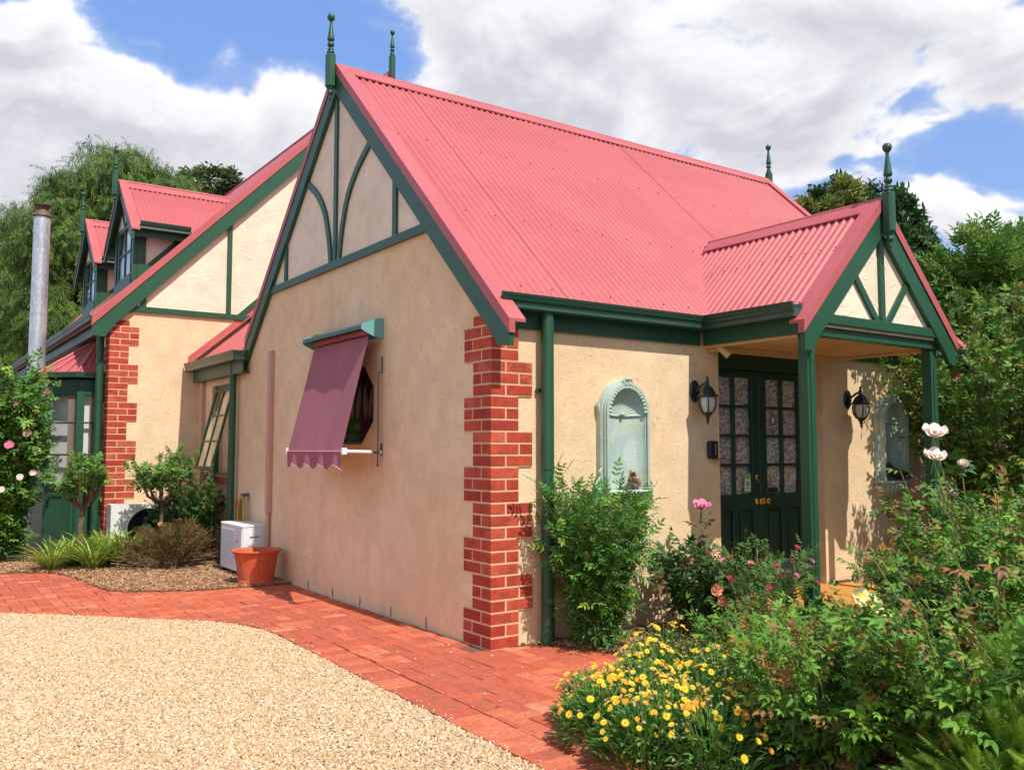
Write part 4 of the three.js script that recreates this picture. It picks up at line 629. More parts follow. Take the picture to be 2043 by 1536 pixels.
// bay window on the side of the wing
{
  const pl = [[-1.205, -8.02], [-1.50, -8.02], [-1.86, -8.42], [-1.86, -9.7], [-1.50, -10.1], [-1.205, -10.1]];
  const bay = part('bay_window', [prism(pl, 'xz', 0.0, 0.92), prism(pl, 'xz', 2.25, 2.42)], M.green, house, 'green bay window under a small red hipped roof');
  const seg = [[pl[0], pl[1]], [pl[1], pl[2]], [pl[2], pl[3]]];
  pl.slice(1, 5).forEach((p, i) => part('corner_post', range(p[0] - 0.045, p[0] + 0.055, 0.92, 2.25, p[1] - 0.05, p[1] + 0.05, 0.004), M.green, bay));
  part('wall_post', range(-1.29, -1.212, 0.92, 2.25, -8.07, -8.0, 0.004), M.green, bay);
  for (const [a, b] of seg) {
    const dx = b[0] - a[0], dz = b[1] - a[1], L = Math.hypot(dx, dz), t = V(dx / L, 0, dz / L), at = (s, y) => [a[0] + t.x * s, y, a[1] + t.z * s];
    part('glazing_bar', [bar(at(0.04, 1.38), at(L - 0.04, 1.38), 0.03, 0.025), bar(at(0.04, 1.82), at(L - 0.04, 1.82), 0.03, 0.025), bar(at(0.04, 0.95), at(L - 0.04, 0.95), 0.05, 0.06), bar(at(0.04, 2.23), at(L - 0.04, 2.23), 0.05, 0.05)], M.green, bay);
    for (const [y0, y1] of [[0.98, 1.367], [1.393, 1.807], [1.833, 2.205]]) { const P = new Poly(); P.face(at(0.05, y0), at(L - 0.05, y0), at(L - 0.05, y1), at(0.05, y1)); part('pane', P.geo(), M.glass, bay); }
    const n = V(t.z, 0, -t.x), inw = (s, y) => { const q = at(s, y); return [q[0] + (dz === 0 ? 0 : 0.06), y, q[2] - 0.07]; };
    const P = new Poly(); P.face(inw(L * 0.45, 0.93), inw(L - 0.03, 0.93), inw(L - 0.03, 2.24), inw(L * 0.45, 2.24)); part('curtain', P.geo(), M.whitePlastic, bay);
    part('timber_lining', bar(inw(0.10, 0.95), inw(0.10, 2.24), 0.05, 0.05, V(0, 0, 1)), M.wood, bay);
  }
  for (let i = 0; i < 2; i++) { const [a, b] = seg[i], dx = b[0] - a[0], dz = b[1] - a[1], L = Math.hypot(dx, dz), t = V(dx / L, 0, dz / L), o = V(t.z, 0, -t.x); if (o.x * -1 + o.z < 0) o.negate(); const at = (s, y, k) => [a[0] + t.x * s + o.x * k, y, a[1] + t.z * s + o.z * k]; part('panel_moulding', [bar(at(0.06, 0.12, 0.006), at(L - 0.06, 0.12, 0.006), 0.02, 0.03), bar(at(0.06, 0.82, 0.006), at(L - 0.06, 0.82, 0.006), 0.02, 0.03), bar(at(0.07, 0.12, 0.006), at(0.07, 0.82, 0.006), 0.02, 0.03, V(1, 0, 0.3)), bar(at(L - 0.07, 0.12, 0.006), at(L - 0.07, 0.82, 0.006), 0.02, 0.03, V(1, 0, 0.3))], M.green, bay); }
  const ov = [[-1.205, -7.90], [-1.55, -7.90], [-1.98, -8.38], [-1.98, -9.75], [-1.55, -10.22], [-1.205, -10.22]], tp = [[-1.205, -8.35], [-1.215, -8.40], [-1.225, -8.6], [-1.225, -9.5], [-1.215, -9.7], [-1.205, -9.75]];
  for (let i = 0; i < 5; i++) { const P = new Poly(), h = 3.02; P.face([ov[i][0], 2.50, ov[i][1]], [tp[i][0], h, tp[i][1]], [tp[i + 1][0], h, tp[i + 1][1]], [ov[i + 1][0], 2.50, ov[i + 1][1]]); part('roof_sheet', P.geo(), M.roofRed, bay); part('hip_cap', pipe([ov[i + 1][0], 2.51, ov[i + 1][1]], [tp[i + 1][0], h + 0.01, tp[i + 1][1]], 0.02, 8), M.capRed, bay); if (i < 4) part('roof_rib', [0.33, 0.66].map((k) => pipe([lerp(ov[i][0], ov[i + 1][0], k), 2.505, lerp(ov[i][1], ov[i + 1][1], k)], [lerp(tp[i][0], tp[i + 1][0], k), h, lerp(tp[i][1], tp[i + 1][1], k)], 0.012, 6)), M.roofRed, bay); }
  part('gutter', prism(ov.map((p, i) => [p[0] - (i > 0 && i < 5 ? 0.03 : 0), p[1] + (i < 2 ? 0.03 : i > 3 ? -0.03 : 0.0)]), 'xz', 2.44, 2.515), M.gutter, bay);
}

// ---------------------------------------------------------------- things fixed to or beside the house
// canvas awning
{
  const a = thing('window_awning', 'plum canvas drop awning with scalloped hem over the octagonal window', 'awning', [0, 0, 0]);
  const z0 = -3.07, z1 = -1.80, top = [-0.125, 2.475], bot = [-0.385, 1.435];
  part('hood', prism([[0, 2.625], [-0.05, 2.63], [-0.215, 2.565], [-0.215, 2.53], [-0.20, 2.53], [-0.20, 2.55], [-0.05, 2.60], [-0.01, 2.60], [-0.01, 2.47], [0, 2.47]], 'xy', -3.15, -1.775), M.teal, a);
  for (const z of [-3.162, -1.775]) part('hood_end', prism([[-0.001, 2.632], [-0.055, 2.637], [-0.222, 2.57], [-0.222, 2.525], [-0.11, 2.47], [-0.001, 2.45]], 'xy', z, z + 0.012), M.tealPale, a);
  part('roller', pipe([-0.085, 2.53, -3.13], [-0.085, 2.53, -1.80], 0.035, 14), M.fabric, a);
  const nx = 16, ny = 22, P = [], U = [], I = []; const sag = (s, t) => 0.012 * Math.sin(s * Math.PI) * Math.sin(t * Math.PI) + 0.004 * Math.sin(s * 17 + t * 3);
  for (let i = 0; i <= nx; i++) for (let j = 0; j <= ny; j++) { const s = i / nx, t = j / ny; P.push(lerp(top[0], bot[0], t) + sag(s, t) , lerp(top[1], bot[1], t) + 0.004 * Math.sin(s * 9) * t, lerp(z0, z1, s)); U.push(s * 1.27, t * 1.08); if (i && j) { const q = i * (ny + 1) + j; I.push(q - ny - 2, q - 1, q - ny - 1, q - ny - 1, q - 1, q); } }
  const g = new THREE.BufferGeometry(); g.setAttribute('position', new THREE.Float32BufferAttribute(P, 3)); g.setAttribute('uv', new THREE.Float32BufferAttribute(U, 2)); g.setIndex(I); g.computeVertexNormals(); part('canvas', g, M.fabric, a);
  // valance: hanging strip, gathered, scalloped hem
  const P2 = [], U2 = [], I2 = [], hem = [], n2 = 96, m2 = 6; for (let i = 0; i <= n2; i++) { const s = i / n2, w = 0.165 - 0.045 * Math.pow(Math.abs(Math.sin(s * Math.PI * 4)), 0.8); for (let j = 0; j <= m2; j++) { const t = j / m2, x = bot[0] - 0.004 - 0.006 * t + 0.024 * t * Math.sin(s * Math.PI * 8 + 0.6) , y = bot[1] - w * t, z = lerp(z0 - 0.01, z1 + 0.01, s) + 0.01 * t * Math.sin(s * 30); P2.push(x, y, z); U2.push(s * 1.27, t * 0.17 + 0.4); if (j === m2) hem.push([x, y, z]); if (i && j) { const q = i * (m2 + 1) + j; I2.push(q - m2 - 2, q - 1, q - m2 - 1, q - m2 - 1, q - 1, q); } } }
  const g2 = new THREE.BufferGeometry(); g2.setAttribute('position', new THREE.Float32BufferAttribute(P2, 3)); g2.setAttribute('uv', new THREE.Float32BufferAttribute(U2, 2)); g2.setIndex(I2); g2.computeVertexNormals(); part('valance', g2, M.fabric, a);
  part('piping', [tube(hem.filter((_, i) => i % 3 === 0), 0.004, 5, 96), pipe([bot[0] - 0.006, bot[1], z0], [bot[0] - 0.006, bot[1], z1], 0.005, 6)], M.piping, a);
  part('hem_bar', pipe([bot[0] + 0.014, bot[1] - 0.002, z0 - 0.02], [bot[0] + 0.014, bot[1] - 0.002, z1 + 0.025], 0.012, 10), M.whitePlastic, a);
  for (const z of [z1 + 0.03, z0 - 0.03]) {
    part('arm', [pipe([-0.372, 1.434, z], [-0.10, 1.428, z], 0.016, 12), box(0.05, 0.06, 0.035, -0.37, 1.434, z, 0.006), pipe([-0.03, 1.425, z], [-0.01, 1.425, z], 0.018, 10)], M.whitePlastic, a);
    part('arm_bracket', [box(0.09, 0.022, 0.02, -0.068, 1.424, z), box(0.016, 0.11, 0.022, -0.008, 1.45, z), pipe([-0.045, 1.32, z], [-0.045, 2.14, z], 0.007, 8), pipe([-0.045, 2.14, z], [-0.012, 2.15, z], 0.007, 8), pipe([-0.012, 2.15, z], [-0.012, 2.29, z], 0.007, 8), box(0.016, 0.02, 0.016, -0.045, 1.31, z)], M.rod, a);
  }
}
// wall lanterns
function lantern(x, y, label) {
  const t = thing('wall_lantern', label, 'lantern', [x, y, 0.0], 0, 'wall lanterns beside the door'), c = 0.155;
  part('back_plate', new THREE.SphereGeometry(1, 18, 10).scale(0.062, 0.098, 0.022).translate(0, 0.03, 0.008), M.blackGreen, t);
  part('arm', [tube([[0, 0.03, 0.02], [0, 0.055, 0.06], [0, 0.085, 0.11], [0, 0.095, c]], 0.012, 8), lathe([[0, 0.15], [0.010, 0.148], [0.014, 0.138], [0.008, 0.13], [0.016, 0.115], [0.018, 0.095], [0.012, 0.08], [0.018, 0.07]], 12).translate(0, 0, c)], M.blackGreen, t);
  part('lantern_roof', lathe([[0.012, 0.08], [0.03, 0.066], [0.052, 0.048], [0.070, 0.020], [0.080, -0.004], [0.100, -0.018], [0.102, -0.026], [0.080, -0.030], [0.0, -0.030]], 6).rotateY(0.3).translate(0, 0, c), M.blackGreen, t);
  const rp = [[0.078, -0.032], [0.082, -0.07], [0.076, -0.11], [0.060, -0.145], [0.04, -0.168]];
  for (let k = 0; k < 6; k++) { const b = (k / 6) * Math.PI * 2 + 0.3; part('rib', tube(rp.map(([r, yy]) => [r * Math.sin(b), yy, c + r * Math.cos(b)]), 0.006, 6), M.blackGreen, t); }
  part('glass', lathe(rp.map(([r, yy]) => [r - 0.006, yy]), 6).rotateY(0.3).translate(0, 0, c), M.opal, t);
  part('drop_finial', lathe([[0.044, -0.160], [0.042, -0.172], [0.026, -0.190], [0.014, -0.205], [0.018, -0.214], [0.010, -0.226], [0.012, -0.238], [0.005, -0.262], [0, -0.266]], 12).translate(0, 0, c), M.blackGreen, t);
}
lantern(2.135, 1.93, 'dark green wall lantern left of the double door');
lantern(4.36, 1.93, 'dark green wall lantern right of the double door');
// niches with shell tops and bowls
function niche(x, mat, label, nm) {
  const t = thing('wall_niche', label, 'wall niche', [x, 0, 0.0], 0, 'plaster niches on the front wall');
  const R0 = 0.196, R1 = 0.250, yb = 1.13, yc = 1.74, dp = 0.108, arch = (r, k, n = 28) => { const a = [[r, yb]]; for (let i = 0; i <= n; i++) { const b = i / n * Math.PI; a.push([r * Math.cos(b), yc + k * r * Math.sin(b)]); } a.push([-r, yb]); return a; };
  const ring = (a, b, z0, z1) => prism([...arch(a, 1.1), ...arch(b, 1.1).reverse()], 'xy', z0, z1);
  part('frame', [ring(R1, R0, 0, dp * 0.55), ring(R1 - 0.012, R0 - 0.002, dp * 0.55, dp * 0.8), ring(R1 - 0.02, R0 + 0.012, dp * 0.8, dp), prism([[R1, yb], [R1 + 0.004, yb], [R1 + 0.004, 1.74], [R1 + 0.022, 1.80], [R1 + 0.01, 1.83], [R1, 1.80]], 'xy', 0, 0.05), prism([[-R1, yb], [-R1 - 0.004, yb], [-R1 - 0.004, 1.74], [-R1 - 0.022, 1.80], [-R1 - 0.01, 1.83], [-R1, 1.80]], 'xy', 0, 0.05)], mat, t);
  const back = []; { const P = new Poly(), n = 14; for (let i = 0; i < n; i++) { const f = (k) => { const b = k / n * Math.PI, xx = R0 * Math.cos(b); return [xx, 0.092 - 0.084 * Math.sin(b)]; }; const [a, az] = f(i), [b, bz] = f(i + 1); P.face([b, yb, bz], [a, yb, az], [a, yc, az], [b, yc, bz]); } back.push(toCreasedNormals(P.geo(), 0.8)); } part('back_panel', back, mat, t);
  // fluted shell half dome
  { const P = [], U = [], I = [], nt = 112, nr = 12; for (let i = 0; i <= nt; i++) for (let j = 0; j <= nr; j++) { const b = i / nt * Math.PI, q = j / nr, fl = Math.cos(b * 28) * 0.5 + 0.5, rr = R0 * q * (1 + 0.03 * fl * q * q); P.push(rr * Math.cos(b), yc - 0.012 + 1.1 * rr * Math.sin(b), 0.094 - 0.082 * Math.sqrt(Math.max(0, 1 - q * q)) + 0.011 * fl * q * (1.15 - q) + 0.022 * Math.pow(1 - q, 3)); U.push(b * 0.3, q * 0.2); if (i && j) { const k = i * (nr + 1) + j; I.push(k - nr - 2, k - nr - 1, k - 1, k - nr - 1, k, k - 1); } } const g = new THREE.BufferGeometry(); g.setAttribute('position', new THREE.Float32BufferAttribute(P, 3)); g.setAttribute('uv', new THREE.Float32BufferAttribute(U, 2)); g.setIndex(I); g.computeVertexNormals(); part('shell', [g, tube(Array.from({ length: 25 }, (_, i) => { const s = i / 24 * 2 - 1; return [s * R0 * 0.99, yc - 0.014 - 0.004 * Math.cos(s * 3), 0.099 - 0.082 * Math.sqrt(Math.max(0, 1 - s * s * 0.98))]; }), 0.007, 6, 48), new THREE.SphereGeometry(0.017, 10, 8).translate(0, yc - 0.004, 0.034)], mat, t); }
  { const sc = []; for (let i = 0; i < 21; i++) { const b = (i + 0.5) / 21 * Math.PI; sc.push(new THREE.SphereGeometry(0.0165, 8, 6).translate(R0 * 0.985 * Math.cos(b), yc + 1.1 * R0 * 0.985 * Math.sin(b), 0.098)); } part('scallop_edge', sc, mat, t); }
  part('crest', [new THREE.TorusGeometry(0.022, 0.010, 6, 14).translate(-0.024, 2.0, 0.102), new THREE.TorusGeometry(0.022, 0.010, 6, 14).translate(0.024, 2.0, 0.102), new THREE.SphereGeometry(0.020, 10, 8).translate(0, 2.02, 0.102)], mat, t);
  for (const s of [-1, 1]) { const pts = (a) => a.map(([px, py]) => [s * (R1 + px), py, 0.05]); part('scroll', [tube(pts([[-0.012, 1.30], [0.006, 1.285], [0.012, 1.27], [0.004, 1.255], [0.002, 1.235], [0.018, 1.215], [0.040, 1.19], [0.052, 1.165], [0.046, 1.142], [0.028, 1.135], [0.016, 1.150], [0.026, 1.165]]), 0.013, 7), tube(pts([[0.045, 1.09], [0.052, 1.075], [0.045, 1.06], [0.03, 1.062], [0.03, 1.078]]), 0.010, 6)], mat, t); }
  part('shelf', lathe([[0, 1.128], [0.285, 1.128], [0.302, 1.122], [0.306, 1.112], [0.298, 1.102], [0.285, 1.098], [0, 1.098]], 40).scale(1, 1, 0.62), mat, t);
  { const P = [], U = [], I = [], na = 96, nb = 10; for (let i = 0; i <= na; i++) for (let j = 0; j <= nb; j++) { const b = i / na * Math.PI, q = j / nb, r = 0.215 * Math.pow(Math.cos(q * Math.PI / 2), 0.75) + 0.004, fl = 1 + 0.045 * Math.cos(b * 26) * Math.sin(Math.min(1, q * 1.6 + 0.2) * Math.PI * 0.9); P.push(r * fl * Math.cos(b), 1.098 - 0.165 * q, r * fl * 0.72 * Math.sin(b)); U.push(b * 0.25, q * 0.2); if (i && j) { const k = i * (nb + 1) + j; I.push(k - nb - 2, k - 1, k - nb - 1, k - nb - 1, k - 1, k); } } const g = new THREE.BufferGeometry(); g.setAttribute('position', new THREE.Float32BufferAttribute(P, 3)); g.setAttribute('uv', new THREE.Float32BufferAttribute(U, 2)); g.setIndex(I); g.computeVertexNormals(); part('bowl', [g, new THREE.SphereGeometry(0.022, 10, 8).translate(0, 0.925, 0.018)], mat, t); }
}
niche(1.263, M.verdigris, 'pale verdigris plaster niche between downpipe and left lantern');
niche(5.06, M.verdigris, 'verdigris plaster niche in leaf shade beside the right post');
// birds in the bowls
function bird(name, x, z, turn, mat, label, k = 1) {
  const pts = [[0, 0, 0.10, 0.03], [0, 0.035, 0.06, 0.045], [0, 0.06, 0.01, 0.052], [0, 0.10, -0.035, 0.042], [0, 0.135, -0.05, 0.030]];
  const prof = [[-0.165, 0.030, 0.006, 0.010], [-0.12, 0.036, 0.014, 0.022], [-0.07, 0.048, 0.034, 0.036], [-0.02, 0.060, 0.047, 0.050], [0.03, 0.076, 0.048, 0.054], [0.06, 0.104, 0.036, 0.042], [0.075, 0.132, 0.026, 0.028], [0.088, 0.152, 0.026, 0.026], [0.104, 0.156, 0.020, 0.018], [0.117, 0.150, 0.006, 0.006], [0.136, 0.142, 0.001, 0.001]];
  const P = [], I = [], n = 14; prof.forEach(([d, h, rw, rh], i) => { for (let j = 0; j <= n; j++) { const a = j / n * Math.PI * 2; P.push(rw * Math.cos(a), h + rh * Math.sin(a) * 0.95, d + (i > 4 ? -0.3 * rh * Math.sin(a) : 0)); if (i && j) { const q = i * (n + 1) + j; I.push(q - n - 2, q - n - 1, q - 1, q - n - 1, q, q - 1); } } });
  const g = new THREE.BufferGeometry(); g.setAttribute('position', new THREE.Float32BufferAttribute(P, 3)); g.setIndex(I); const b = mergeVertices(g); b.computeVertexNormals();
  const u = new Float32Array(b.attributes.position.count * 2); for (let i = 0; i < u.length / 2; i++) { u[2 * i] = b.attributes.position.getZ(i) + b.attributes.position.getX(i); u[2 * i + 1] = b.attributes.position.getY(i); } b.setAttribute('uv', new THREE.BufferAttribute(u, 2));
  const t = thing(name, label, 'bird figure', [x, 1.127, z], turn); t.scale.setScalar(k);
  part('body', b, mat, t); for (const s of [-1, 1]) { part('wing', new THREE.SphereGeometry(1, 14, 8).scale(0.012, 0.036, 0.085).rotateX(-0.22).translate(s * 0.042, 0.062, -0.03), mat, t); part('leg', pipe([s * 0.015, 0, 0.02], [s * 0.015, 0.03, 0.02], 0.005, 6), mat, t); }
}
bird('bird_figure', 1.32, 0.10, -0.9, M.birdPale, 'mottled brown bird figure sitting in the pale niche', 0.95);
bird('bird_figure', 5.03, 0.11, -1.9, M.birdDark, 'dark dove figure sitting in the shaded niche', 1.1);
// key safe, sensor lamp
{
  const t = thing('key_safe', 'small black key safe on the wall left of the door', 'key safe', [2.335, 1.45, 0]);
  part('case', box(0.115, 0.155, 0.045, 0, 0, 0.024, 0.012), M.black, t); part('cover_rib', box(0.018, 0.11, 0.014, 0.01, 0, 0.05, 0.004), M.rod, t); part('flap', box(0.13, 0.012, 0.05, 0.06, -0.082, 0.05, 0.003), M.rod, t);
  const s = thing('sensor_lamp', 'small cream spotlight under the porch ceiling beside the door head', 'lamp', [2.33, 2.33, 0.13]);
  part('bracket', [box(0.03, 0.03, 0.13, 0, 0, -0.065, 0.004), box(0.06, 0.06, 0.012, 0, 0, -0.124, 0.004)], M.cream, s); part('shade', pipe([-0.01, 0.03, 0.0], [0.05, -0.06, 0.06], 0.034, 16), M.cream, s);
}
// air conditioners, pot, hose, conduit, flue
{
  const a = thing('air_conditioner', 'white air conditioner unit standing on the mulch beside the terracotta pot', 'air conditioner', [-0.17, 0.0, -5.02]);
  part('case', [box(0.29, 0.53, 0.78, 0, 0.315, 0, 0.018), box(0.30, 0.03, 0.79, 0, 0.575, 0, 0.012)], M.white, a);
  for (let i = 0; i < 17; i++) part('grille_slat', box(0.012, 0.008, 0.50, -0.151, 0.11 + i * 0.0255, -0.10, 0.002), M.white, a);
  part('side_panel', box(0.15, 0.30, 0.006, 0.0, 0.36, 0.393, 0.002), M.white, a); part('vent', box(0.11, 0.012, 0.004, 0.0, 0.455, 0.398), M.rod, a);
  part('maker_badge', box(0.003, 0.03, 0.045, -0.149, 0.40, 0.24), std('faded pink print', { color: new THREE.Color().setRGB(0.62, 0.26, 0.26), roughness: 0.6 }), a);
  for (const z of [-0.28, 0.28]) part('foot', box(0.31, 0.05, 0.06, 0, 0.028, z, 0.004), M.black, a);
  const b = thing('air_conditioner', 'white air conditioner unit with black round fan below the wing quoin', 'air conditioner', [-0.78, 0.0, -7.40]);
  part('case', prism([[-0.42, 0.06], [0.42, 0.06], [0.42, 0.72], [-0.42, 0.72]], 'xy', -0.15, 0.15, [Array.from({ length: 32 }, (_, i) => [0.06 + 0.27 * Math.cos(i / 32 * 6.2832), 0.39 + 0.27 * Math.sin(i / 32 * 6.2832)])]), M.white, b); part('fan_back', box(0.6, 0.6, 0.02, 0.06, 0.39, -0.08), M.black, b);
  for (let k = 0; k < 6; k++) part('fan_guard', new THREE.TorusGeometry(0.04 + k * 0.042, 0.003, 5, 40).translate(0.06, 0.39, 0.152), M.black, b);
  for (let k = 0; k < 3; k++) part('fan_blade', prism([[0.03, -0.02], [0.22, -0.09], [0.245, 0.05], [0.05, 0.04]], 'xy', -0.005, 0.005).rotateX(0.3).rotateZ(k * 2.094).translate(0.06, 0.39, 0.05), M.black, b);
  part('fan_hub', new THREE.CylinderGeometry(0.06, 0.06, 0.03, 20).rotateX(Math.PI / 2).translate(0.06, 0.39, 0.10), M.steel, b);
  const p = thing('plant_pot', 'empty terracotta pot with flared rim beside the white air conditioner', 'pot', [-0.315, -0.004, -4.13]);
  part('pot_body', lathe([[0, 0.02], [0.178, 0.0], [0.192, 0.004], [0.195, 0.045], [0.186, 0.055], [0.186, 0.06], [0.215, 0.24], [0.232, 0.325], [0.238, 0.34], [0.258, 0.352], [0.266, 0.364], [0.262, 0.374], [0.245, 0.374], [0.222, 0.36], [0.205, 0.24], [0.176, 0.10], [0, 0.09]], 48), M.terracotta, p);
  part('potting_soil', new THREE.CylinderGeometry(0.20, 0.19, 0.02, 32).translate(0, 0.26, 0), M.mulchBed, p);
  const h = thing('garden_hose', 'coiled yellow garden hose hanging on the shaded wall behind the white unit', 'hose', [-0.02, 0.70, -5.35]);
  for (let k = 0; k < 5; k++) part('hose_loop', new THREE.TorusGeometry(0.16, 0.011, 8, 30).scale(0.46, 1.15, 1).rotateY(Math.PI / 2 - 0.1 + k * 0.08).translate(-0.035 - k * 0.014, 0.02 - 0.008 * k, (k - 2) * 0.028), M.hose, h);
  part('hose_bracket', box(0.09, 0.04, 0.07, -0.03, 0.20, 0, 0.008), M.rod, h); part('tap_connector', pipe([-0.06, 0.02, -0.20], [-0.06, 0.10, -0.20], 0.018, 10), M.redPlastic, h);
  one('conduit', [range(-0.055, 0.001, 0.72, 2.60, -4.64, -4.55, 0.006), pipe([-0.03, 0.20, -4.595], [-0.03, 0.72, -4.595], 0.026, 12), pipe([-0.03, 0.02, -4.595], [-0.03, 0.22, -4.595], 0.032, 12)], M.pinkPipe, 'pinkish vertical conduit on the shaded gable wall', 'conduit');
  const f = thing('chimney_flue', 'tall galvanised flue pipe with rusty cowl rising behind the bay window', 'flue', [-1.78, 0, -10.28]);
  part('pipe', [pipe([0, 0, 0], [0, 3.6, 0], 0.125, 28), pipe([0, 3.56, 0], [0, 5.18, 0], 0.122, 28), pipe([0, 3.585, 0], [0, 3.60, 0], 0.128, 28)], M.steel, f); part('collar', pipe([0, 2.72, 0], [0, 2.76, 0], 0.14, 28), M.steel, f); 
  part('cowl', [lathe([[0.123, 5.14], [0.14, 5.15], [0.145, 5.165], [0.11, 5.22], [0.085, 5.25], [0.085, 5.29], [0.13, 5.33], [0.138, 5.345], [0.12, 5.352], [0, 5.33]], 28)], std('rusty cowl', { color: new THREE.Color().setRGB(0.16, 0.10, 0.07), roughness: 0.7, metalness: 0.5 }), f);
}
// lattice screen at the far right
{
  const t = thing('lattice_screen', 'pinkish timber lattice screen in shade at the right edge', 'lattice', [8.3, 0, -0.4], 0.25), w = 2.3, h = 1.75, st = 0.16;
  const clipLine = (c, s) => { const pts = []; const ys = [0, h]; let a = [c, 0], b = [c + s * h, h]; const lim = (p, q) => { let [x0, y0] = p, [x1, y1] = q; const f = (X) => { const k = (X - x0) / (x1 - x0); return [X, y0 + (y1 - y0) * k]; }; if ((x0 < 0 && x1 < 0) || (x0 > w && x1 > w)) return null; let A = p, B = q; if (x0 < 0) A = f(0); if (x0 > w) A = f(w); if (x1 < 0) B = f(0); if (x1 > w) B = f(w); return [A, B]; }; return lim(a, b); };
  for (const s of [1, -1]) for (let c = -h; c < w + h; c += st) { const l = clipLine(c, s); if (l && Math.hypot(l[0][0] - l[1][0], l[0][1] - l[1][1]) > 0.1) part('slat', bar([l[0][0], l[0][1], s * 0.004], [l[1][0], l[1][1], s * 0.004], 0.007, 0.055, V(0.7 * -s, 0.7, 0), 0), M.timberPink, t); }
  part('post', range(-0.05, 0.03, 0, 1.85, -0.05, 0.05, 0.004), M.timberPink, t); part('post', range(w - 0.03, w + 0.05, 0, 1.85, -0.05, 0.05, 0.004), M.timberPink, t); part('rail', range(0.03, w - 0.03, 1.75, 1.82, -0.03, 0.03, 0.004), M.timberPink, t);
}

// ---------------------------------------------------------------- planting
// leaf shapes: grow along +y from the origin, upper side to +z
function leaflets(list) {          // each: [x, y, angle, length, width, droop, fold]
  const pos = [], idx = [], uv = [];
  for (const [lx, ly, ang, L, W, droop = 0.12, fold = 0.25, lz = 0] of list) {
    const b = pos.length / 3, n = 4, c = Math.cos(ang), s = Math.sin(ang);
    for (let i = 0; i <= n; i++) {
      const t = i / n, w = i === n ? 0 : W * 0.5 * Math.sin(Math.PI * Math.pow(t * 0.97 + 0.03, 0.78)), z = -droop * L * t * t;
      for (const k of [-1, 0, 1]) { const x = k * w, y = L * t, zz = z + Math.abs(k) * w * fold; pos.push(lx + x * c + y * s, ly - x * s + y * c, lz + zz); uv.push(x, y); }
      if (i) { const q = b + i * 3; idx.push(q - 3, q - 2, q, q, q - 2, q + 1, q - 2, q - 1, q + 1, q + 1, q - 1, q + 2); }
    }
  }
  const g = new THREE.BufferGeometry(); g.setAttribute('position', new THREE.Float32BufferAttribute(pos, 3)); g.setAttribute('uv', new THREE.Float32BufferAttribute(uv, 2)); g.setIndex(idx); g.computeVertexNormals(); return g;
}
const LEAF = {
  rose: leaflets([[0, 0.60, 0, 0.46, 0.22, 0.3, 0.35], [0, 0.54, 0.95, 0.38, 0.185, 0.35, 0.35], [0, 0.54, -0.95, 0.38, 0.185, 0.35, 0.35], [0, 0.24, 1.1, 0.31, 0.155, 0.35, 0.35], [0, 0.24, -1.1, 0.31, 0.155, 0.35, 0.35], [0, 0, 0, 0.62, 0.018, 0, 0]]),
  fine: leaflets([[0, 0.72, 0, 0.34, 0.12, 0.2, 0.3], ...[0.18, 0.40, 0.62].flatMap((y, i) => [[0, y, 0.95, 0.30 - 0.02 * i, 0.105, 0.2, 0.3], [0, y, -0.95, 0.30 - 0.02 * i, 0.105, 0.2, 0.3]]), [0, 0, 0, 0.76, 0.012, 0, 0]]),
  broad: leaflets([[0, 0, 0, 1, 0.52, 0.16, 0.3]]),
  tuft: leaflets([[0, 0.95, 0.1, 0.62, 0.32, 0.2, 0.3], [0, 0.80, 0.95, 0.58, 0.30, 0.3, 0.3, 0.03], [0, 0.62, -1.0, 0.60, 0.31, 0.3, 0.3, -0.02], [0, 0.40, 1.15, 0.58, 0.30, 0.25, 0.3, 0.05], [0, 0.20, -1.2, 0.55, 0.29, 0.25, 0.3, 0.03], [0, 0, 0, 0.95, 0.02, 0, 0]]),
  lance: leaflets([[0, 0, 0, 1, 0.28, 0.3, 0.3]]),
  droop: leaflets([...Array.from({ length: 10 }, (_, i) => [[0.06 * Math.sin(i * 1.9), 0.04 + i * 0.09, 0.45 + 0.3 * Math.sin(i * 3), 0.21, 0.032, 0.4, 0.1, 0.07 * Math.sin(i * 2)], [0.06 * Math.cos(i * 2.3), 0.06 + i * 0.09, -0.5 + 0.3 * Math.sin(i * 5), 0.21, 0.032, 0.4, 0.1, -0.07 * Math.cos(i * 3)]]).flat(), [0, 0, 0, 1.0, 0.012, 0, 0]]),
  clump: leaflets(Array.from({ length: 14 }, (_, i) => { const a = i * 2.399; return [0.28 * Math.sin(a) * (i / 14), 0.1 + 0.55 * (i / 14), Math.sin(a * 1.7) * 1.6, 0.34 + 0.12 * Math.sin(i * 5), 0.15, 0.3, 0.3, 0.26 * Math.cos(a)]; })),
  needle: leaflets([...Array.from({ length: 22 }, (_, i) => { const y = 0.08 + i * 0.042, l = 0.26 * Math.sin(Math.PI * (0.15 + i / 26)); return [[0, y, 0.75 + 0.2 * Math.sin(i * 3), l, 0.017, 0.1, 0], [0, y, -0.75 - 0.2 * Math.sin(i * 5), l, 0.017, 0.1, 0], [0, y + 0.02, 0.5, l * 0.6, 0.013, -0.6, 0], [0, y + 0.02, -0.5, l * 0.6, 0.010, 0.7, 0]]; }).flat(), [0, 0, 0, 1.0, 0.014, 0.1, 0]]),
};
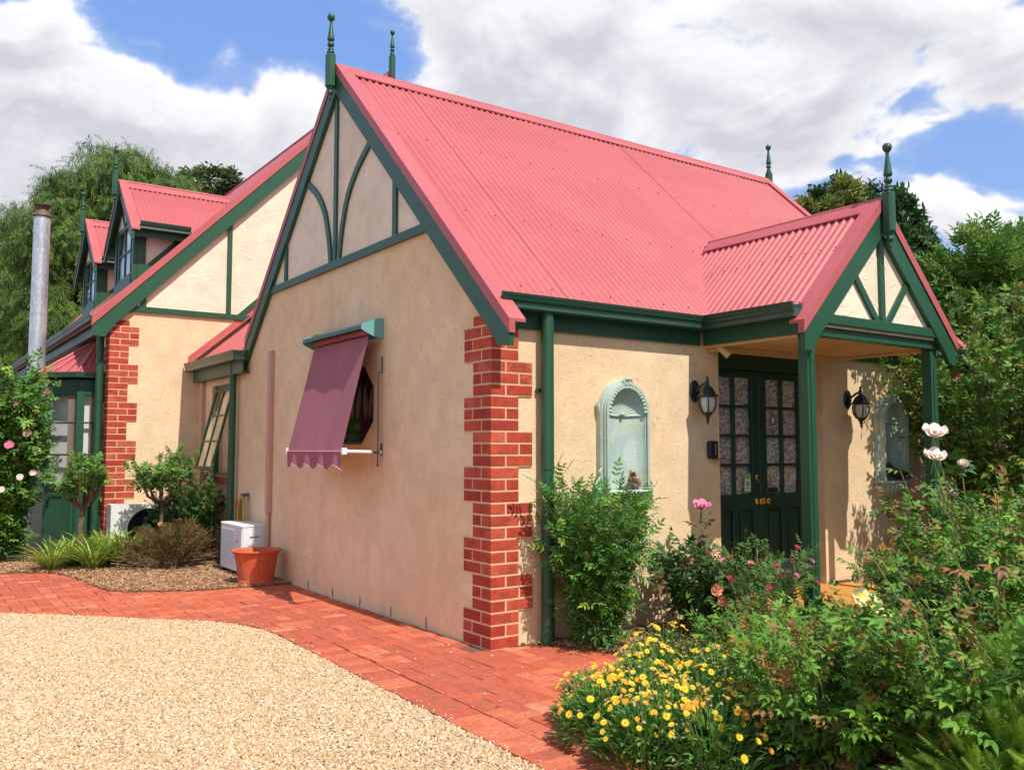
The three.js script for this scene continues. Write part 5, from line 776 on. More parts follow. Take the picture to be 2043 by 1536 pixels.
function blade(n = 7, bend = 1.1) { const pos = [], idx = []; for (let i = 0; i <= n; i++) { const t = i / n, a = t * bend, y = Math.sin(a) / bend, z = (1 - Math.cos(a)) / bend, w = 0.022 * (1 - Math.pow(t, 2.2)) + 0.001; pos.push(-w, y, z, 0, y - w * 0.3, z + w * 0.3, w, y, z); if (i) { const q = i * 3; idx.push(q - 3, q - 2, q, q, q - 2, q + 1, q - 2, q - 1, q + 1, q + 1, q - 1, q + 2); } } const g = new THREE.BufferGeometry(); g.setAttribute('position', new THREE.Float32BufferAttribute(pos, 3)); g.setIndex(idx); g.computeVertexNormals(); return g; }
LEAF.blade = blade(); LEAF.bladeBent = blade(8, 2.1);
const rv = (R, k = 1) => { let v; do v = V(R() * 2 - 1, R() * 2 - 1, R() * 2 - 1); while (v.lengthSq() > 1 || v.lengthSq() < 0.01); return v.multiplyScalar(k); };
function leafM(p, dir, nrm, s) { const y = dir.clone().normalize(), x = y.clone().cross(nrm).normalize(), z = x.clone().cross(y).normalize(); return new THREE.Matrix4().makeBasis(x.multiplyScalar(s), y.multiplyScalar(s), z.multiplyScalar(s)).setPosition(p); }
const tint = (R, c, spread = 0.3) => { const k = 1 + (R() - 0.5) * 2 * spread, w = (R() - 0.5) * 0.3; return [c[0] * k * (1 + w), c[1] * k, c[2] * k * (1 - w)]; };
// a plant of arching canes with twigs and leaves; returns tip places for flowers
function bush(o) {
  const t = thing(o.name ?? 'rose_bush', o.label, o.category ?? 'rose bush', [o.at[0], o.y ?? 0, o.at[1]], 0, o.group), R = rng(o.seed), stems = [], items = [], tips = [];
  const col = o.colours ?? [[0.065, 0.178, 0.026], [0.087, 0.232, 0.034], [0.035, 0.085, 0.020]], young = o.young ?? [0.34, 0.19, 0.05];
  for (let c = 0; c < o.canes; c++) {
    const a = (c + R() * 0.8) / o.canes * Math.PI * 2, rad = o.spread * (0.25 + 0.75 * Math.sqrt(R())), h = o.height * (0.62 + 0.38 * R()), lx = (o.lean?.[0] ?? 0) * R(), lz = (o.lean?.[1] ?? 0) * R();
    const b = V(Math.cos(a) * 0.06, 0.0, Math.sin(a) * 0.06), e = V(Math.cos(a) * rad + lx, h, Math.sin(a) * rad + lz), m = b.clone().lerp(e, 0.45).add(V(-Math.cos(a) * rad * 0.16, h * 0.16, -Math.sin(a) * rad * 0.16)).add(rv(R, 0.05 * o.height));
    const pts = []; for (let i = 0; i <= 7; i++) { const u = i / 7; pts.push(b.clone().multiplyScalar((1 - u) * (1 - u)).addScaledVector(m, 2 * u * (1 - u)).addScaledVector(e, u * u)); }
    const r0 = (o.caneR ?? 0.007) * (0.7 + 0.6 * R()); stems.push(limb(pts, pts.map((_, i) => r0 * (1 - 0.11 * i)), 5));
    tips.push([e, e.clone().sub(pts[5]).normalize()]);
    const nt = Math.round((o.twigs ?? 9) * (0.7 + 0.6 * R()));
    for (let k = 0; k < nt; k++) {
      const u = lerp(o.from ?? 0.15, 1.0, (k + R()) / nt), i = Math.min(6, Math.floor(u * 7)), p = pts[i].clone().lerp(pts[i + 1], u * 7 - i), cd = pts[i + 1].clone().sub(pts[i]).normalize();
      const d = rv(R).multiplyScalar(0.9).add(V(Math.cos(a) * 0.3, 0.30, Math.sin(a) * 0.3)).addScaledVector(cd, 0.35).normalize(), L = (o.twig ?? 0.16) * (0.45 + 0.75 * R()), q = p.clone().addScaledVector(d, L * 0.5), w = p.clone().addScaledVector(d, L).add(V(0, L * (o.twigUp ?? 0.12), 0));
      stems.push(limb([p, q, w], [r0 * 0.42, r0 * 0.32, r0 * 0.2], 4));
      const nl = Math.max(2, Math.round((o.per ?? 5) * (0.6 + 0.7 * R()))), isY = R() < (o.youngFrac ?? 0.1);
      for (let j = 0; j <= nl; j++) {
        const s = (j + 0.3) / (nl + 0.3), lp = s < 0.5 ? p.clone().lerp(q, s * 2) : q.clone().lerp(w, s * 2 - 1), ld = (j === nl ? d.clone().multiplyScalar(1.2) : d.clone().multiplyScalar(0.35)).add(rv(R, 0.95)).add(V(0, o.leafUp ?? 0.05, 0));
        const nn = V(0, 1, 0.25).add(rv(R, o.wild ?? 0.75)); const cc = isY && j > nl * 0.4 ? tint(R, young, 0.35) : tint(R, col[Math.floor(R() * col.length)], 0.28);
        items.push({ m: leafM(lp, ld, nn, (o.leaf ?? 0.085) * (0.65 + 0.6 * R())), c: cc });
      }
    }
  }
  part('stem', stems, o.caneMat ?? M.cane, t); scatter('leaves', o.shape ?? LEAF.rose, o.mat ?? M.leafGloss, t, items);
  return { t, tips, R };
}
// a full rose: whorls of cupped petals, each petal a part of the bloom when it shows large
function petalGeo(w, h, cup, curl) { const P = [], I = [], n = 6, m = 5; for (let i = 0; i <= n; i++) for (let j = 0; j <= m; j++) { const u = i / n * 2 - 1, v = j / m, ww = w * 0.5 * Math.pow(Math.sin(Math.PI * (0.10 + 0.55 * v)), 0.8) * (1 - 0.10 * v), x = u * ww * 1.1, y = h * v * (1 - 0.10 * u * u) , z = cup * (u * u * 0.6) * v - cup * 0.5 * Math.sin(v * 2.2) + curl * v * v * v * -1 + 0.03 * w * Math.sin(u * 5 + v * 3); P.push(x, y, z); if (i && j) { const q = i * (m + 1) + j; I.push(q - m - 2, q - m - 1, q - 1, q - m - 1, q, q - 1); } } const g = new THREE.BufferGeometry(); g.setAttribute('position', new THREE.Float32BufferAttribute(P, 3)); g.setIndex(I); g.computeVertexNormals(); return g; }
const PET = [petalGeo(0.9, 1.0, 0.35, 0.35), petalGeo(0.8, 0.8, 0.35, 0.1), petalGeo(0.62, 0.62, 0.3, -0.05), petalGeo(0.45, 0.5, 0.25, -0.1)];
function roseBloom(parent, p, dir, size, mat, split = false, heart = mat, open = 1) {
  const q = new THREE.Quaternion().setFromUnitVectors(V(0, 1, 0), dir.clone().normalize()), R = rng(Math.floor(p.x * 9999 + p.y * 777 + p.z * 55) >>> 0), ps = [];
  [[6, 1.30 * open, 0.10, 0], [5, 0.98 * open, 0.10, 1], [5, 0.62 * open, 0.06, 2], [4, 0.28, 0.03, 3]].forEach(([n, tilt, r, k]) => { for (let i = 0; i < n; i++) { const a = (i + k * 0.4 + R() * 0.3) / n * Math.PI * 2, g = PET[k].clone(); g.rotateX(tilt + (R() - 0.5) * 0.2); g.translate(0, 0.04 * k, r); g.rotateY(a); g.scale(size * 0.58, size * 0.58, size * 0.58); g.applyQuaternion(q); g.translate(p.x, p.y, p.z); ps.push([g, k]); } });
  const base = new THREE.SphereGeometry(size * 0.10, 8, 6).translate(p.x, p.y - 0.02 * size, p.z);
  const stem = pipe([p.x - dir.x * size * 0.9, p.y - dir.y * size * 0.9, p.z - dir.z * size * 0.9], [p.x, p.y, p.z], size * 0.035, 6);
  if (!split) { part('flower', ps.map((g) => g[0]), mat, parent); part('flower_stem', [stem, base], M.cane, parent); return; }
  const f = part('flower', [base, stem], M.cane, parent); ps.forEach(([g, k]) => part('petal', g, k > 1 ? heart : mat, f));
}

// near corner shrub and front bed
bush({ name: 'leafy_shrub', category: 'shrub', label: 'tall light green shrub against the wall below the pale niche', seed: 31, at: [0.73, 0.36], canes: 32, height: 1.16, spread: 0.38, shape: LEAF.fine, leaf: 0.14, twigs: 15, twig: 0.17, per: 5, from: 0.06, mat: M.leaf, colours: [[0.102, 0.279, 0.036], [0.145, 0.357, 0.043], [0.072, 0.186, 0.031], [0.09, 0.22, 0.035]], young: [0.319, 0.465, 0.072], youngFrac: 0.12, caneR: 0.005, leafUp: 0.1 });
{
  const b = bush({ label: 'dark leaved rose bush with one bright pink bloom before the door jamb', seed: 32, at: [1.62, 0.52], canes: 16, height: 0.66, spread: 0.42, leaf: 0.13, twigs: 9, twig: 0.15, per: 4, colours: [[0.058, 0.132, 0.034], [0.072, 0.171, 0.036], [0.045, 0.10, 0.024]], young: [0.220, 0.120, 0.040], youngFrac: 0.08 });
  const tall = [V(0, 0, 0), V(-0.05, 0.35, 0.05), V(-0.08, 0.70, 0.10), V(-0.10, 0.97, 0.12)]; part('stem', limb(tall, [0.006, 0.005, 0.0045, 0.004]), M.cane, b.t);
  const its = []; for (let i = 0; i < 26; i++) { const R = b.R, u = 0.3 + 0.66 * R() , k = Math.min(2, Math.floor(u * 3)), p = tall[k].clone().lerp(tall[k + 1], u * 3 - k); its.push({ m: leafM(p, rv(R).add(V(0, 0.15, 0)), V(0, 1, 0.3).add(rv(R, 0.6)), 0.13 + 0.05 * R()), c: tint(R, [0.065, 0.171, 0.036]) }); } scatter('leaves', LEAF.rose, M.leafGloss, b.t, its);
  roseBloom(b.t, V(-0.105, 1.0, 0.125), V(-0.2, 0.9, 0.35).normalize(), 0.125, M.petalPink, true, M.petalPink);
  for (let i = 0; i < 2; i++) { const p = V(-0.22 + 0.06 * i, 0.42 - 0.09 * i, 0.36); roseBloom(b.t, p, V(-0.4, 0.2, 0.9), 0.085, M.petalPeach); }
  const f = bush({ name: 'flowering_bush', category: 'shrub', label: 'fine leaved bush dotted with small crimson blooms left of the porch step', seed: 33, at: [1.75, 1.05], canes: 22, height: 0.72, spread: 0.42, shape: LEAF.fine, leaf: 0.10, twigs: 9, twig: 0.13, per: 4, mat: M.leaf, colours: [[0.116, 0.232, 0.042], [0.145, 0.295, 0.060], [0.09, 0.18, 0.035]], young: [0.250, 0.090, 0.040], youngFrac: 0.12 });
  for (let i = 0; i < 16; i++) { const [p, d] = f.tips[i]; roseBloom(f.t, p.clone().add(rv(f.R, 0.10)), d.clone().add(V(0, 0.3, 0.3)), 0.042, i % 3 ? M.petalRed : M.petalPink); }
}
// marigold mounds along the paving
{
  const ray = (n, r0, r1, w, lift, ph) => leaflets(Array.from({ length: n }, (_, i) => { const a = (i + ph) / n * Math.PI * 2; return [Math.sin(a) * r0, Math.cos(a) * r0, a, r1 - r0, w, -lift, 0.15, 0.002]; }));
  const head = [0, 1].map((k) => merge([ray(15, 0.18, 1.0, 0.26, 0.10, 0), ray(13, 0.14, 0.82, 0.24, 0.3, 0.4), ray(9, 0.1, 0.5, 0.2, 0.5, 0.2)].map((g) => g.rotateX(-Math.PI / 2))));
  const spent = merge([ray(10, 0.1, 0.55, 0.3, 1.0, 0), ray(8, 0.05, 0.4, 0.3, 1.4, 0.4)].map((g) => g.rotateX(-Math.PI / 2)));
  const disc = new THREE.SphereGeometry(0.30, 10, 6).scale(1, 0.45, 1).translate(0, 0.06, 0);
  const where = [[-0.66, 2.02, 0.30, 'nearest the paving edge'], [-0.50, 2.34, 0.33, 'beside the gravel in the thick of the drift'], [-0.28, 1.88, 0.33, 'in the middle of the yellow drift'], [-0.16, 2.28, 0.34, 'in front of the rose canes'], [0.02, 1.62, 0.32, 'behind the middle of the drift'], [0.14, 2.00, 0.34, 'half hidden under rose leaves'], [0.40, 1.36, 0.34, 'farthest along the paving'], [-0.46, 1.74, 0.27, 'at the drift edge over the paving'], [-0.72, 2.36, 0.30, 'lowest at the left over the gravel corner'], [-0.58, 2.66, 0.32, 'cut by the bottom edge'], [-0.32, 2.58, 0.34, 'low beside the near roses'], [-0.44, 2.06, 0.31, 'between the paving edge and the rose canes']];
  where.forEach(([x, z, h, w], i) => {
    const R = rng(500 + i), t = thing('marigold_plant', 'yellow marigold clump ' + w, 'flower', [x, 0, z], 0, 'marigold clumps along the paving'), its = [], st = [], n = 760;
    for (let k = 0; k < n; k++) { const a = R() * 6.283, r = 0.235 * Math.sqrt(R()), y = h * (0.08 + 0.80 * R()) * Math.sqrt(1.05 - (r / 0.24) * (r / 0.24)); its.push({ m: leafM(V(Math.cos(a) * r, y, Math.sin(a) * r), V(Math.cos(a) * (0.5 + r * 2), 0.7 + R() * 0.6, Math.sin(a) * (0.5 + r * 2)).add(rv(R, 0.9)), V(-Math.cos(a) * 0.6, 0.8, -Math.sin(a) * 0.6).add(rv(R, 0.5)), 0.04 + 0.035 * R()), c: tint(R, R() < 0.2 ? [0.20, 0.32, 0.05] : [0.11, 0.27, 0.034], 0.3) }); }
    for (let k = 0; k < 70; k++) { const a = R() * 6.283, r = 0.255 * Math.sqrt(R()), p = V(Math.cos(a) * r, h * (0.25 + 0.78 * Math.sqrt(1.02 - (r / 0.255) * (r / 0.255))) + 0.025 * R(), Math.sin(a) * r), q = V(Math.cos(a) * r * 0.4, 0.02, Math.sin(a) * r * 0.4); st.push(limb([q, q.clone().lerp(p, 0.5).add(V(0, 0.02, 0)), p], [0.003, 0.002, 0.002], 4));
      const d = V(Math.cos(a) * r * 4 - 0.2, 1, Math.sin(a) * r * 4 + 0.4).add(rv(R, 0.4)).normalize(), v = R();
      if (k < 36) { const s = 0.0135 + 0.0095 * R(), g = head[k % 2].clone(), m = new THREE.Matrix4().compose(p, new THREE.Quaternion().setFromUnitVectors(V(0, 1, 0), d), V(s, s, s)); const f = part('flower', g, v < 0.6 ? M.petalYellow : v < 0.85 ? M.petalOrange : M.petalYellow, t); f.applyMatrix4(m); part('flower_disc', disc, v < 0.4 ? M.floretGold : M.petalOrange, f); }
      else { const s = 0.011 + 0.008 * R(), f = part('seed_head', spent, M.petalStraw, t); f.applyMatrix4(new THREE.Matrix4().compose(p, new THREE.Quaternion().setFromUnitVectors(V(0, 1, 0), d), V(s, s, s))); }
    }
    part('stem', st, M.stemGreen, t); scatter('leaves', LEAF.lance, M.leaf, t, its);
  });
}
// the rose bed on the right
const roses = [
  [0.75, 1.95, 0.42, 0.50, 'low rose bush behind the marigolds with red brown young shoots', 0.20],
  [0.42, 2.55, 0.42, 0.50, 'rose bush with creamy yellow blooms beside the porch floor', 0.24],
  [1.30, 1.75, 0.28, 0.48, 'low green rose bush in front of the porch step', 0.12],
  [1.35, 2.50, 0.38, 0.50, 'rose bush with long bare canes in the middle of the bed', 0.2],
  [-0.08, 2.92, 0.56, 0.46, 'rose bush leaning over the marigolds at the bottom of the picture', 0.2],
  [0.55, 3.12, 0.80, 0.50, 'dense dark rose bush low on the right', 0.15],
  [2.05, 2.25, 0.74, 0.50, 'rose bush with pointed shoots below the right post', 0.22],
  [1.25, 3.05, 1.05, 0.48, 'tall rose bush carrying pale blush blooms at the right', 0.12],
  [2.95, 1.95, 1.02, 0.55, 'wide rose bush with bronze shoots below the shaded niche', 0.30],
  [0.10, 3.45, 0.66, 0.42, 'rose bush at the lower right corner with a red leaf tuft', 0.15],
  [2.2, 3.0, 1.1, 0.5, 'tall rose bush at the right edge with broad leaves', 0.1],
  [3.8, 1.75, 1.12, 0.5, 'rose bush at the foot of the right porch post', 0.16],
  [5.0, 0.75, 0.62, 0.45, 'rose bush in shade under the dark niche', 0.14],
  [4.6, 1.9, 1.15, 0.55, 'far rose bush between right post and lattice', 0.12],
];
const built = roses.map(([x, z, h, s, label, y], i) => bush({ label, group: 'roses in the front bed', seed: 600 + i * 7, at: [x, z], canes: 19, height: h, spread: s, leaf: i > 7 ? 0.11 : 0.092, twigs: 15, twig: 0.18, per: 6, youngFrac: y * 0.6, caneR: 0.0066, wild: 0.8, twigUp: 0.2, colours: [[[0.12, 0.27, 0.028], [0.16, 0.33, 0.034], [0.08, 0.18, 0.022]], [[0.15, 0.32, 0.03], [0.20, 0.37, 0.04], [0.10, 0.22, 0.024]], [[0.11, 0.24, 0.032], [0.14, 0.30, 0.038], [0.08, 0.17, 0.024]]][i % 3] }));
built.slice(0, 11).forEach((b, i) => {                        // long pale shoots that lean out of the leaves
  const R = rng(880 + i), h = roses[i][2], st = [], its = [];
  for (let k = 0; k < 6; k++) { const p0 = V((R() - 0.3) * 0.5, h * 0.35, (R() - 0.5) * 0.4), p2 = p0.clone().add(V(-0.22 - 0.25 * R(), h * (0.72 + 0.25 * R()), 0.1 + (R() - 0.5) * 0.4)), p1 = p0.clone().lerp(p2, 0.5).add(V(0.05, 0.06, 0)); st.push(limb([p0, p1, p2], [0.0055, 0.0048, 0.0032], 5));
    for (let j = 0; j < 7; j++) { const u = 0.45 + 0.55 * R(), q = u < 0.5 ? p0.clone().lerp(p1, u * 2) : p1.clone().lerp(p2, u * 2 - 1); its.push({ m: leafM(q, rv(R).add(V(-0.2, 0.25, 0)), V(0, 1, 0.3).add(rv(R, 0.6)), 0.075 + 0.04 * R()), c: tint(R, R() < 0.4 ? [0.36, 0.16, 0.06] : [0.18, 0.33, 0.04], 0.25) }); } }
  part('shoots', st, M.cane, b.t); scatter('shoot_leaves', LEAF.rose, M.leafGloss, b.t, its);
});
{
  // creamy yellow cluster
  const y = built[1]; [[0.080, 0.660, 0.180], [0.140, 0.680, 0.100], [0.030, 0.620, 0.220], [0.100, 0.600, 0.240], [-0.02, 0.58, 0.20]].forEach(([a, b, c], k) => roseBloom(y.t, V(a, b - 0.02, c), V(-0.4 + 0.1 * k, 0.8, 0.5), 0.11, k === 4 ? M.petalWhite : M.petalCream, true, M.petalYellow));
  // pale blush blooms on tall canes
  const p = built[7], cane = (pts, r = 0.006) => part('stem', limb(pts.map((q) => V(...q)), pts.map((_, i) => r * (1 - 0.12 * i))), M.cane, p.t);
  const blooms = [[-0.62, 1.52, -0.02, 0.108], [-0.66, 1.405, 0.0, 0.095], [-0.50, 1.36, 0.05, 0.07], [-0.57, 1.22, 0.04, 0.055]];
  cane([[0, 0, 0], [-0.2, 0.5, 0.02], [-0.42, 0.95, 0.02], [-0.55, 1.25, 0.0], [-0.62, 1.50, -0.02]]); cane([[-0.42, 0.95, 0.02], [-0.58, 1.2, 0.0], [-0.66, 1.39, 0.0]], 0.004); cane([[-0.42, 0.95, 0.02], [-0.48, 1.2, 0.05], [-0.50, 1.35, 0.05]], 0.004); cane([[-0.48, 1.05, 0.03], [-0.55, 1.15, 0.04], [-0.57, 1.21, 0.04]], 0.003);
  blooms.forEach(([a, b, c, s], k) => roseBloom(p.t, V(a, b, c), V(-0.3, 0.9, 0.4).normalize(), s, M.petalPale, k < 2, k < 2 ? M.petalPale : M.petalPale, k < 2 ? 1 : 0.6));
  const its = [], R = rng(71); for (let i = 0; i < 34; i++) { const u = 0.45 + 0.5 * R(); its.push({ m: leafM(V(-0.62 * u + 0.02, 1.5 * Math.pow(u, 0.95) - 0.05, 0.02), rv(R).add(V(0, 0.1, 0)), V(0, 1, 0.3).add(rv(R, 0.6)), 0.13 + 0.05 * R()), c: tint(R, [0.072, 0.194, 0.036]) }); } scatter('leaves', LEAF.rose, M.leafGloss, p.t, its);
  roseBloom(built[10].t, V(-0.35, 0.72, 0.3), V(-0.5, 0.6, 0.5), 0.09, M.petalPale); roseBloom(built[9].t, V(-0.1, 0.50, 0.28), V(-0.4, 0.8, 0.4), 0.07, M.petalPeach);
  // feathery fern
  for (const [i, x, z, h, w] of [[0, 0.32, 3.72, 0.60, 'bright feathery fern at the bottom right corner'], [1, 0.0, 3.68, 0.42, 'smaller feathery fern left of the corner fern']]) { const R = rng(810 + i), t = thing('feathery_fern', w, 'fern', [x, 0, z], 0, 'feathery ferns'), its = []; for (let k = 0; k < 620; k++) { const a = R() * 6.283, e = 0.35 + R() * 1.15, d = V(Math.cos(a) * Math.cos(e), Math.sin(e), Math.sin(a) * Math.cos(e)), p = d.clone().multiplyScalar(h * (0.15 + 0.85 * Math.sqrt(R()))); its.push({ m: leafM(p, d.clone().add(rv(R, 0.6)).add(V(0, -0.15, 0)), V(0, 1, 0).add(rv(R, 0.4)), 0.13 + 0.10 * R()), c: tint(R, [0.30, 0.50, 0.06], 0.25) }); } scatter('fronds', LEAF.needle, M.leaf, t, its); }
}
// rambling climber right of the porch
{
  const b = bush({ name: 'climbing_rose', category: 'climber', label: 'rambling climber arching over the wall right of the porch', seed: 41, at: [5.78, 0.82], canes: 36, height: 3.0, spread: 1.15, lean: [-0.25, 0.0], shape: LEAF.rose, leaf: 0.15, twigs: 24, twig: 0.36, per: 6, from: 0.22, mat: M.leaf, twigUp: -0.25, colours: [[0.13, 0.29, 0.038], [0.17, 0.35, 0.045], [0.095, 0.22, 0.03], [0.24, 0.32, 0.05]], young: [0.320, 0.260, 0.050], youngFrac: 0.14, caneR: 0.012, caneMat: M.caneRed });
  for (let i = 0; i < 3; i++) { const [p, d] = b.tips[i * 3]; roseBloom(b.t, p, d, 0.07, M.petalPeach); }
}
// trees: lobes [x, y, z, radius]
function tree(o) {
  const t = thing(o.name, o.label, 'tree', [o.at[0], 0, o.at[1]], 0, o.group), R = rng(o.seed), its = [], limbs = [], base = V(o.at[0], 0, o.at[1]), fork = V(o.fork[0], o.fork[1], o.fork[2]).sub(base), r0 = o.trunk ?? 0.25;
  part('trunk', limb([V(0, -0.05, 0), fork.clone().multiplyScalar(0.5).add(rv(R, 0.1)), fork], [r0, r0 * 0.8, r0 * 0.65], 10), M.bark, t);
  for (const [x, y, z, r] of o.lobes) {
    const c = V(x, y, z).sub(base), m = fork.clone().lerp(c, 0.5).add(rv(R, 0.3)); limbs.push(limb([fork, m, c], [r0 * 0.45, r0 * 0.3, r0 * 0.12], 6));
    for (let k = 0; k < 9; k++) { const e = c.clone().add(rv(R, r * 0.95)); limbs.push(limb([c.clone().lerp(m, 0.3 * R()), c.clone().lerp(e, 0.5).add(rv(R, r * 0.15)), e], [r0 * 0.1, r0 * 0.07, r0 * 0.03], 4)); }
    const groups = Math.round((o.groups ?? 26) * r * r) + 6;
    for (let g = 0; g < groups; g++) {
      const dir = rv(R).normalize(), gc = c.clone().addScaledVector(dir, r * (0.45 + 0.55 * Math.cbrt(R()))), gr = r * (0.16 + 0.20 * R()), shade = 0.8 + 0.4 * R();
      for (let k = 0; k < (o.per ?? 30); k++) {
        const p = gc.clone().add(rv(R, gr)), d = o.hang ? V(0, -0.8, 0).add(rv(R, 0.8)).addScaledVector(dir, 0.35) : dir.clone().add(rv(R, 1.0)).add(V(0, 0.1, 0)), cl = o.colours[Math.floor(R() * o.colours.length)];
        its.push({ m: leafM(p, d, dir.clone().add(V(0, 0.5, 0)).add(rv(R, 0.7)), o.leaf * (0.6 + 0.8 * R())), c: tint(R, cl.map((q) => q * shade), 0.2) });
      }
    }
  }
  part('branch', limbs, M.bark, t); const cr = scatter('crown', o.shape, M.leafFar, t, its); return t;
}
tree({ name: 'pepper_tree', label: 'large weeping pepper tree rising behind the dormers', seed: 901, at: [0.2, -18.4], fork: [0.2, 3.2, -18.3], trunk: 0.38, hang: true, shape: LEAF.droop, leaf: 0.36, groups: 70, per: 26, colours: [[0.135, 0.235, 0.038], [0.105, 0.185, 0.03], [0.175, 0.275, 0.048], [0.08, 0.14, 0.025]],
  lobes: [[0.75, 7.79, -17.84, 1.15], [-0.18, 7.35, -17.92, 0.9], [1.54, 7.7, -17.91, 0.92], [2.0, 7.6, -17.2, 0.7], [-0.61, 6.38, -17.7, 1.07], [0.09, 5.91, -17.6, 1.19], [0.95, 6.61, -17.81, 1.24], [-0.23, 4.6, -17.6, 1.2], [2.2, 6.6, -18.0, 1.0]] });
tree({ name: 'pepper_tree', label: 'lower pepper tree at the left edge behind the flue', seed: 902, at: [-1.1, -32.7], fork: [-1.1, 3.4, -32.4], trunk: 0.32, hang: true, shape: LEAF.droop, leaf: 0.5, groups: 32, per: 26, colours: [[0.135, 0.235, 0.038], [0.105, 0.185, 0.03], [0.175, 0.275, 0.048], [0.08, 0.14, 0.025]],
  lobes: [[-0.03, 8.50, -30.85, 1.58], [-0.81, 7.71, -32.41, 1.86], [0.27, 6.35, -30.24, 1.88], [-1.35, 6.04, -32.93, 2.42], [-0.13, 4.38, -31.07, 1.80], [-2.08, 4.22, -32.57, 1.95], [1.07, 4.22, -30.02, 1.65]] });
tree({ name: 'gum_tree', label: 'distant thin crowned tree showing above the near dormer ridge', seed: 903, at: [4.0, -21.5], fork: [4.0, 6.6, -21.0], trunk: 0.16, shape: LEAF.clump, leaf: 0.34, groups: 34, per: 13, colours: [[0.131, 0.186, 0.042], [0.102, 0.155, 0.036], [0.12, 0.14, 0.05]], lobes: [[3.89, 9.09, -20.43, 0.5], [3.35, 9.05, -20.81, 0.4], [4.31, 9.13, -20.13, 0.28], [3.92, 8.28, -20.48, 0.55], [3.0, 8.5, -20.7, 0.4]] });
tree({ name: 'oak_tree', label: 'distant dark green tree beyond the porch ridge', seed: 904, at: [14.6, -6.4], fork: [14.5, 4.2, -6.3], trunk: 0.22, shape: LEAF.clump, leaf: 0.30, groups: 60, per: 18, colours: [[0.051, 0.132, 0.026], [0.065, 0.155, 0.031], [0.045, 0.105, 0.022]], lobes: [[13.54, 6.92, -6.51, 0.43], [14.98, 7.03, -6.71, 0.45], [13.37, 6.47, -6.66, 0.36], [14.51, 6.86, -5.83, 0.38], [14.85, 6.41, -5.63, 0.43], [15.14, 6.08, -5.46, 0.36], [15.02, 5.63, -5.58, 0.41], [13.93, 6.22, -6.29, 0.59], [14.6, 5.72, -6.0, 0.72], [15.3, 5.12, -5.6, 0.54]] });
tree({ name: 'golden_tree', label: 'small yellow green tree top beside the dark tree', seed: 905, at: [12.9, -6.0], fork: [12.9, 5.0, -5.9], trunk: 0.1, shape: LEAF.clump, leaf: 0.24, groups: 90, per: 14, colours: [[0.300, 0.300, 0.050], [0.22, 0.26, 0.05]], lobes: [[12.94, 6.85, -5.72, 0.26], [12.8, 6.4, -5.8, 0.4], [12.25, 6.45, -6.23, 0.2], [12.4, 6.1, -6.1, 0.3]] });
tree({ name: 'leafy_tree', label: 'large bushy green tree at the right edge', seed: 906, at: [9.6, -1.2], fork: [9.5, 1.7, -1.0], trunk: 0.14, shape: LEAF.fine, leaf: 0.26, groups: 64, per: 30, colours: [[0.12, 0.27, 0.036], [0.16, 0.33, 0.045], [0.09, 0.21, 0.03], [0.20, 0.28, 0.045]], lobes: [[9.37, 4.02, -1.11, 0.55], [10.3, 4.05, -1.05, 0.62], [9.02, 3.66, -1.39, 0.51], [9.04, 3.54, -0.8, 0.71], [9.0, 3.2, -1.43, 0.55], [10.01, 3.33, -0.75, 0.81], [8.75, 2.7, -1.07, 0.63], [9.23, 2.41, -0.76, 0.78], [10.4, 2.5, -0.6, 0.8], [9.09, 2.16, -1.49, 0.5], [9.9, 1.9, -1.8, 0.7]] });
tree({ name: 'leafy_tree', label: 'darker tree standing behind the bushy tree at the right', seed: 907, at: [13.2, -2.6], fork: [13.2, 2.0, -2.5], trunk: 0.2, shape: LEAF.clump, leaf: 0.34, groups: 36, per: 20, colours: [[0.07, 0.16, 0.03], [0.085, 0.19, 0.034]], lobes: [[12.2, 4.0, -2.6, 0.9], [13.6, 4.3, -2.0, 1.0], [13.0, 3.4, -2.4, 1.2], [12.0, 2.6, -2.7, 1.0], [14.4, 3.6, -1.4, 1.2], [13.4, 1.8, -2.0, 1.1], [11.5, 1.3, -2.9, 0.9]] });
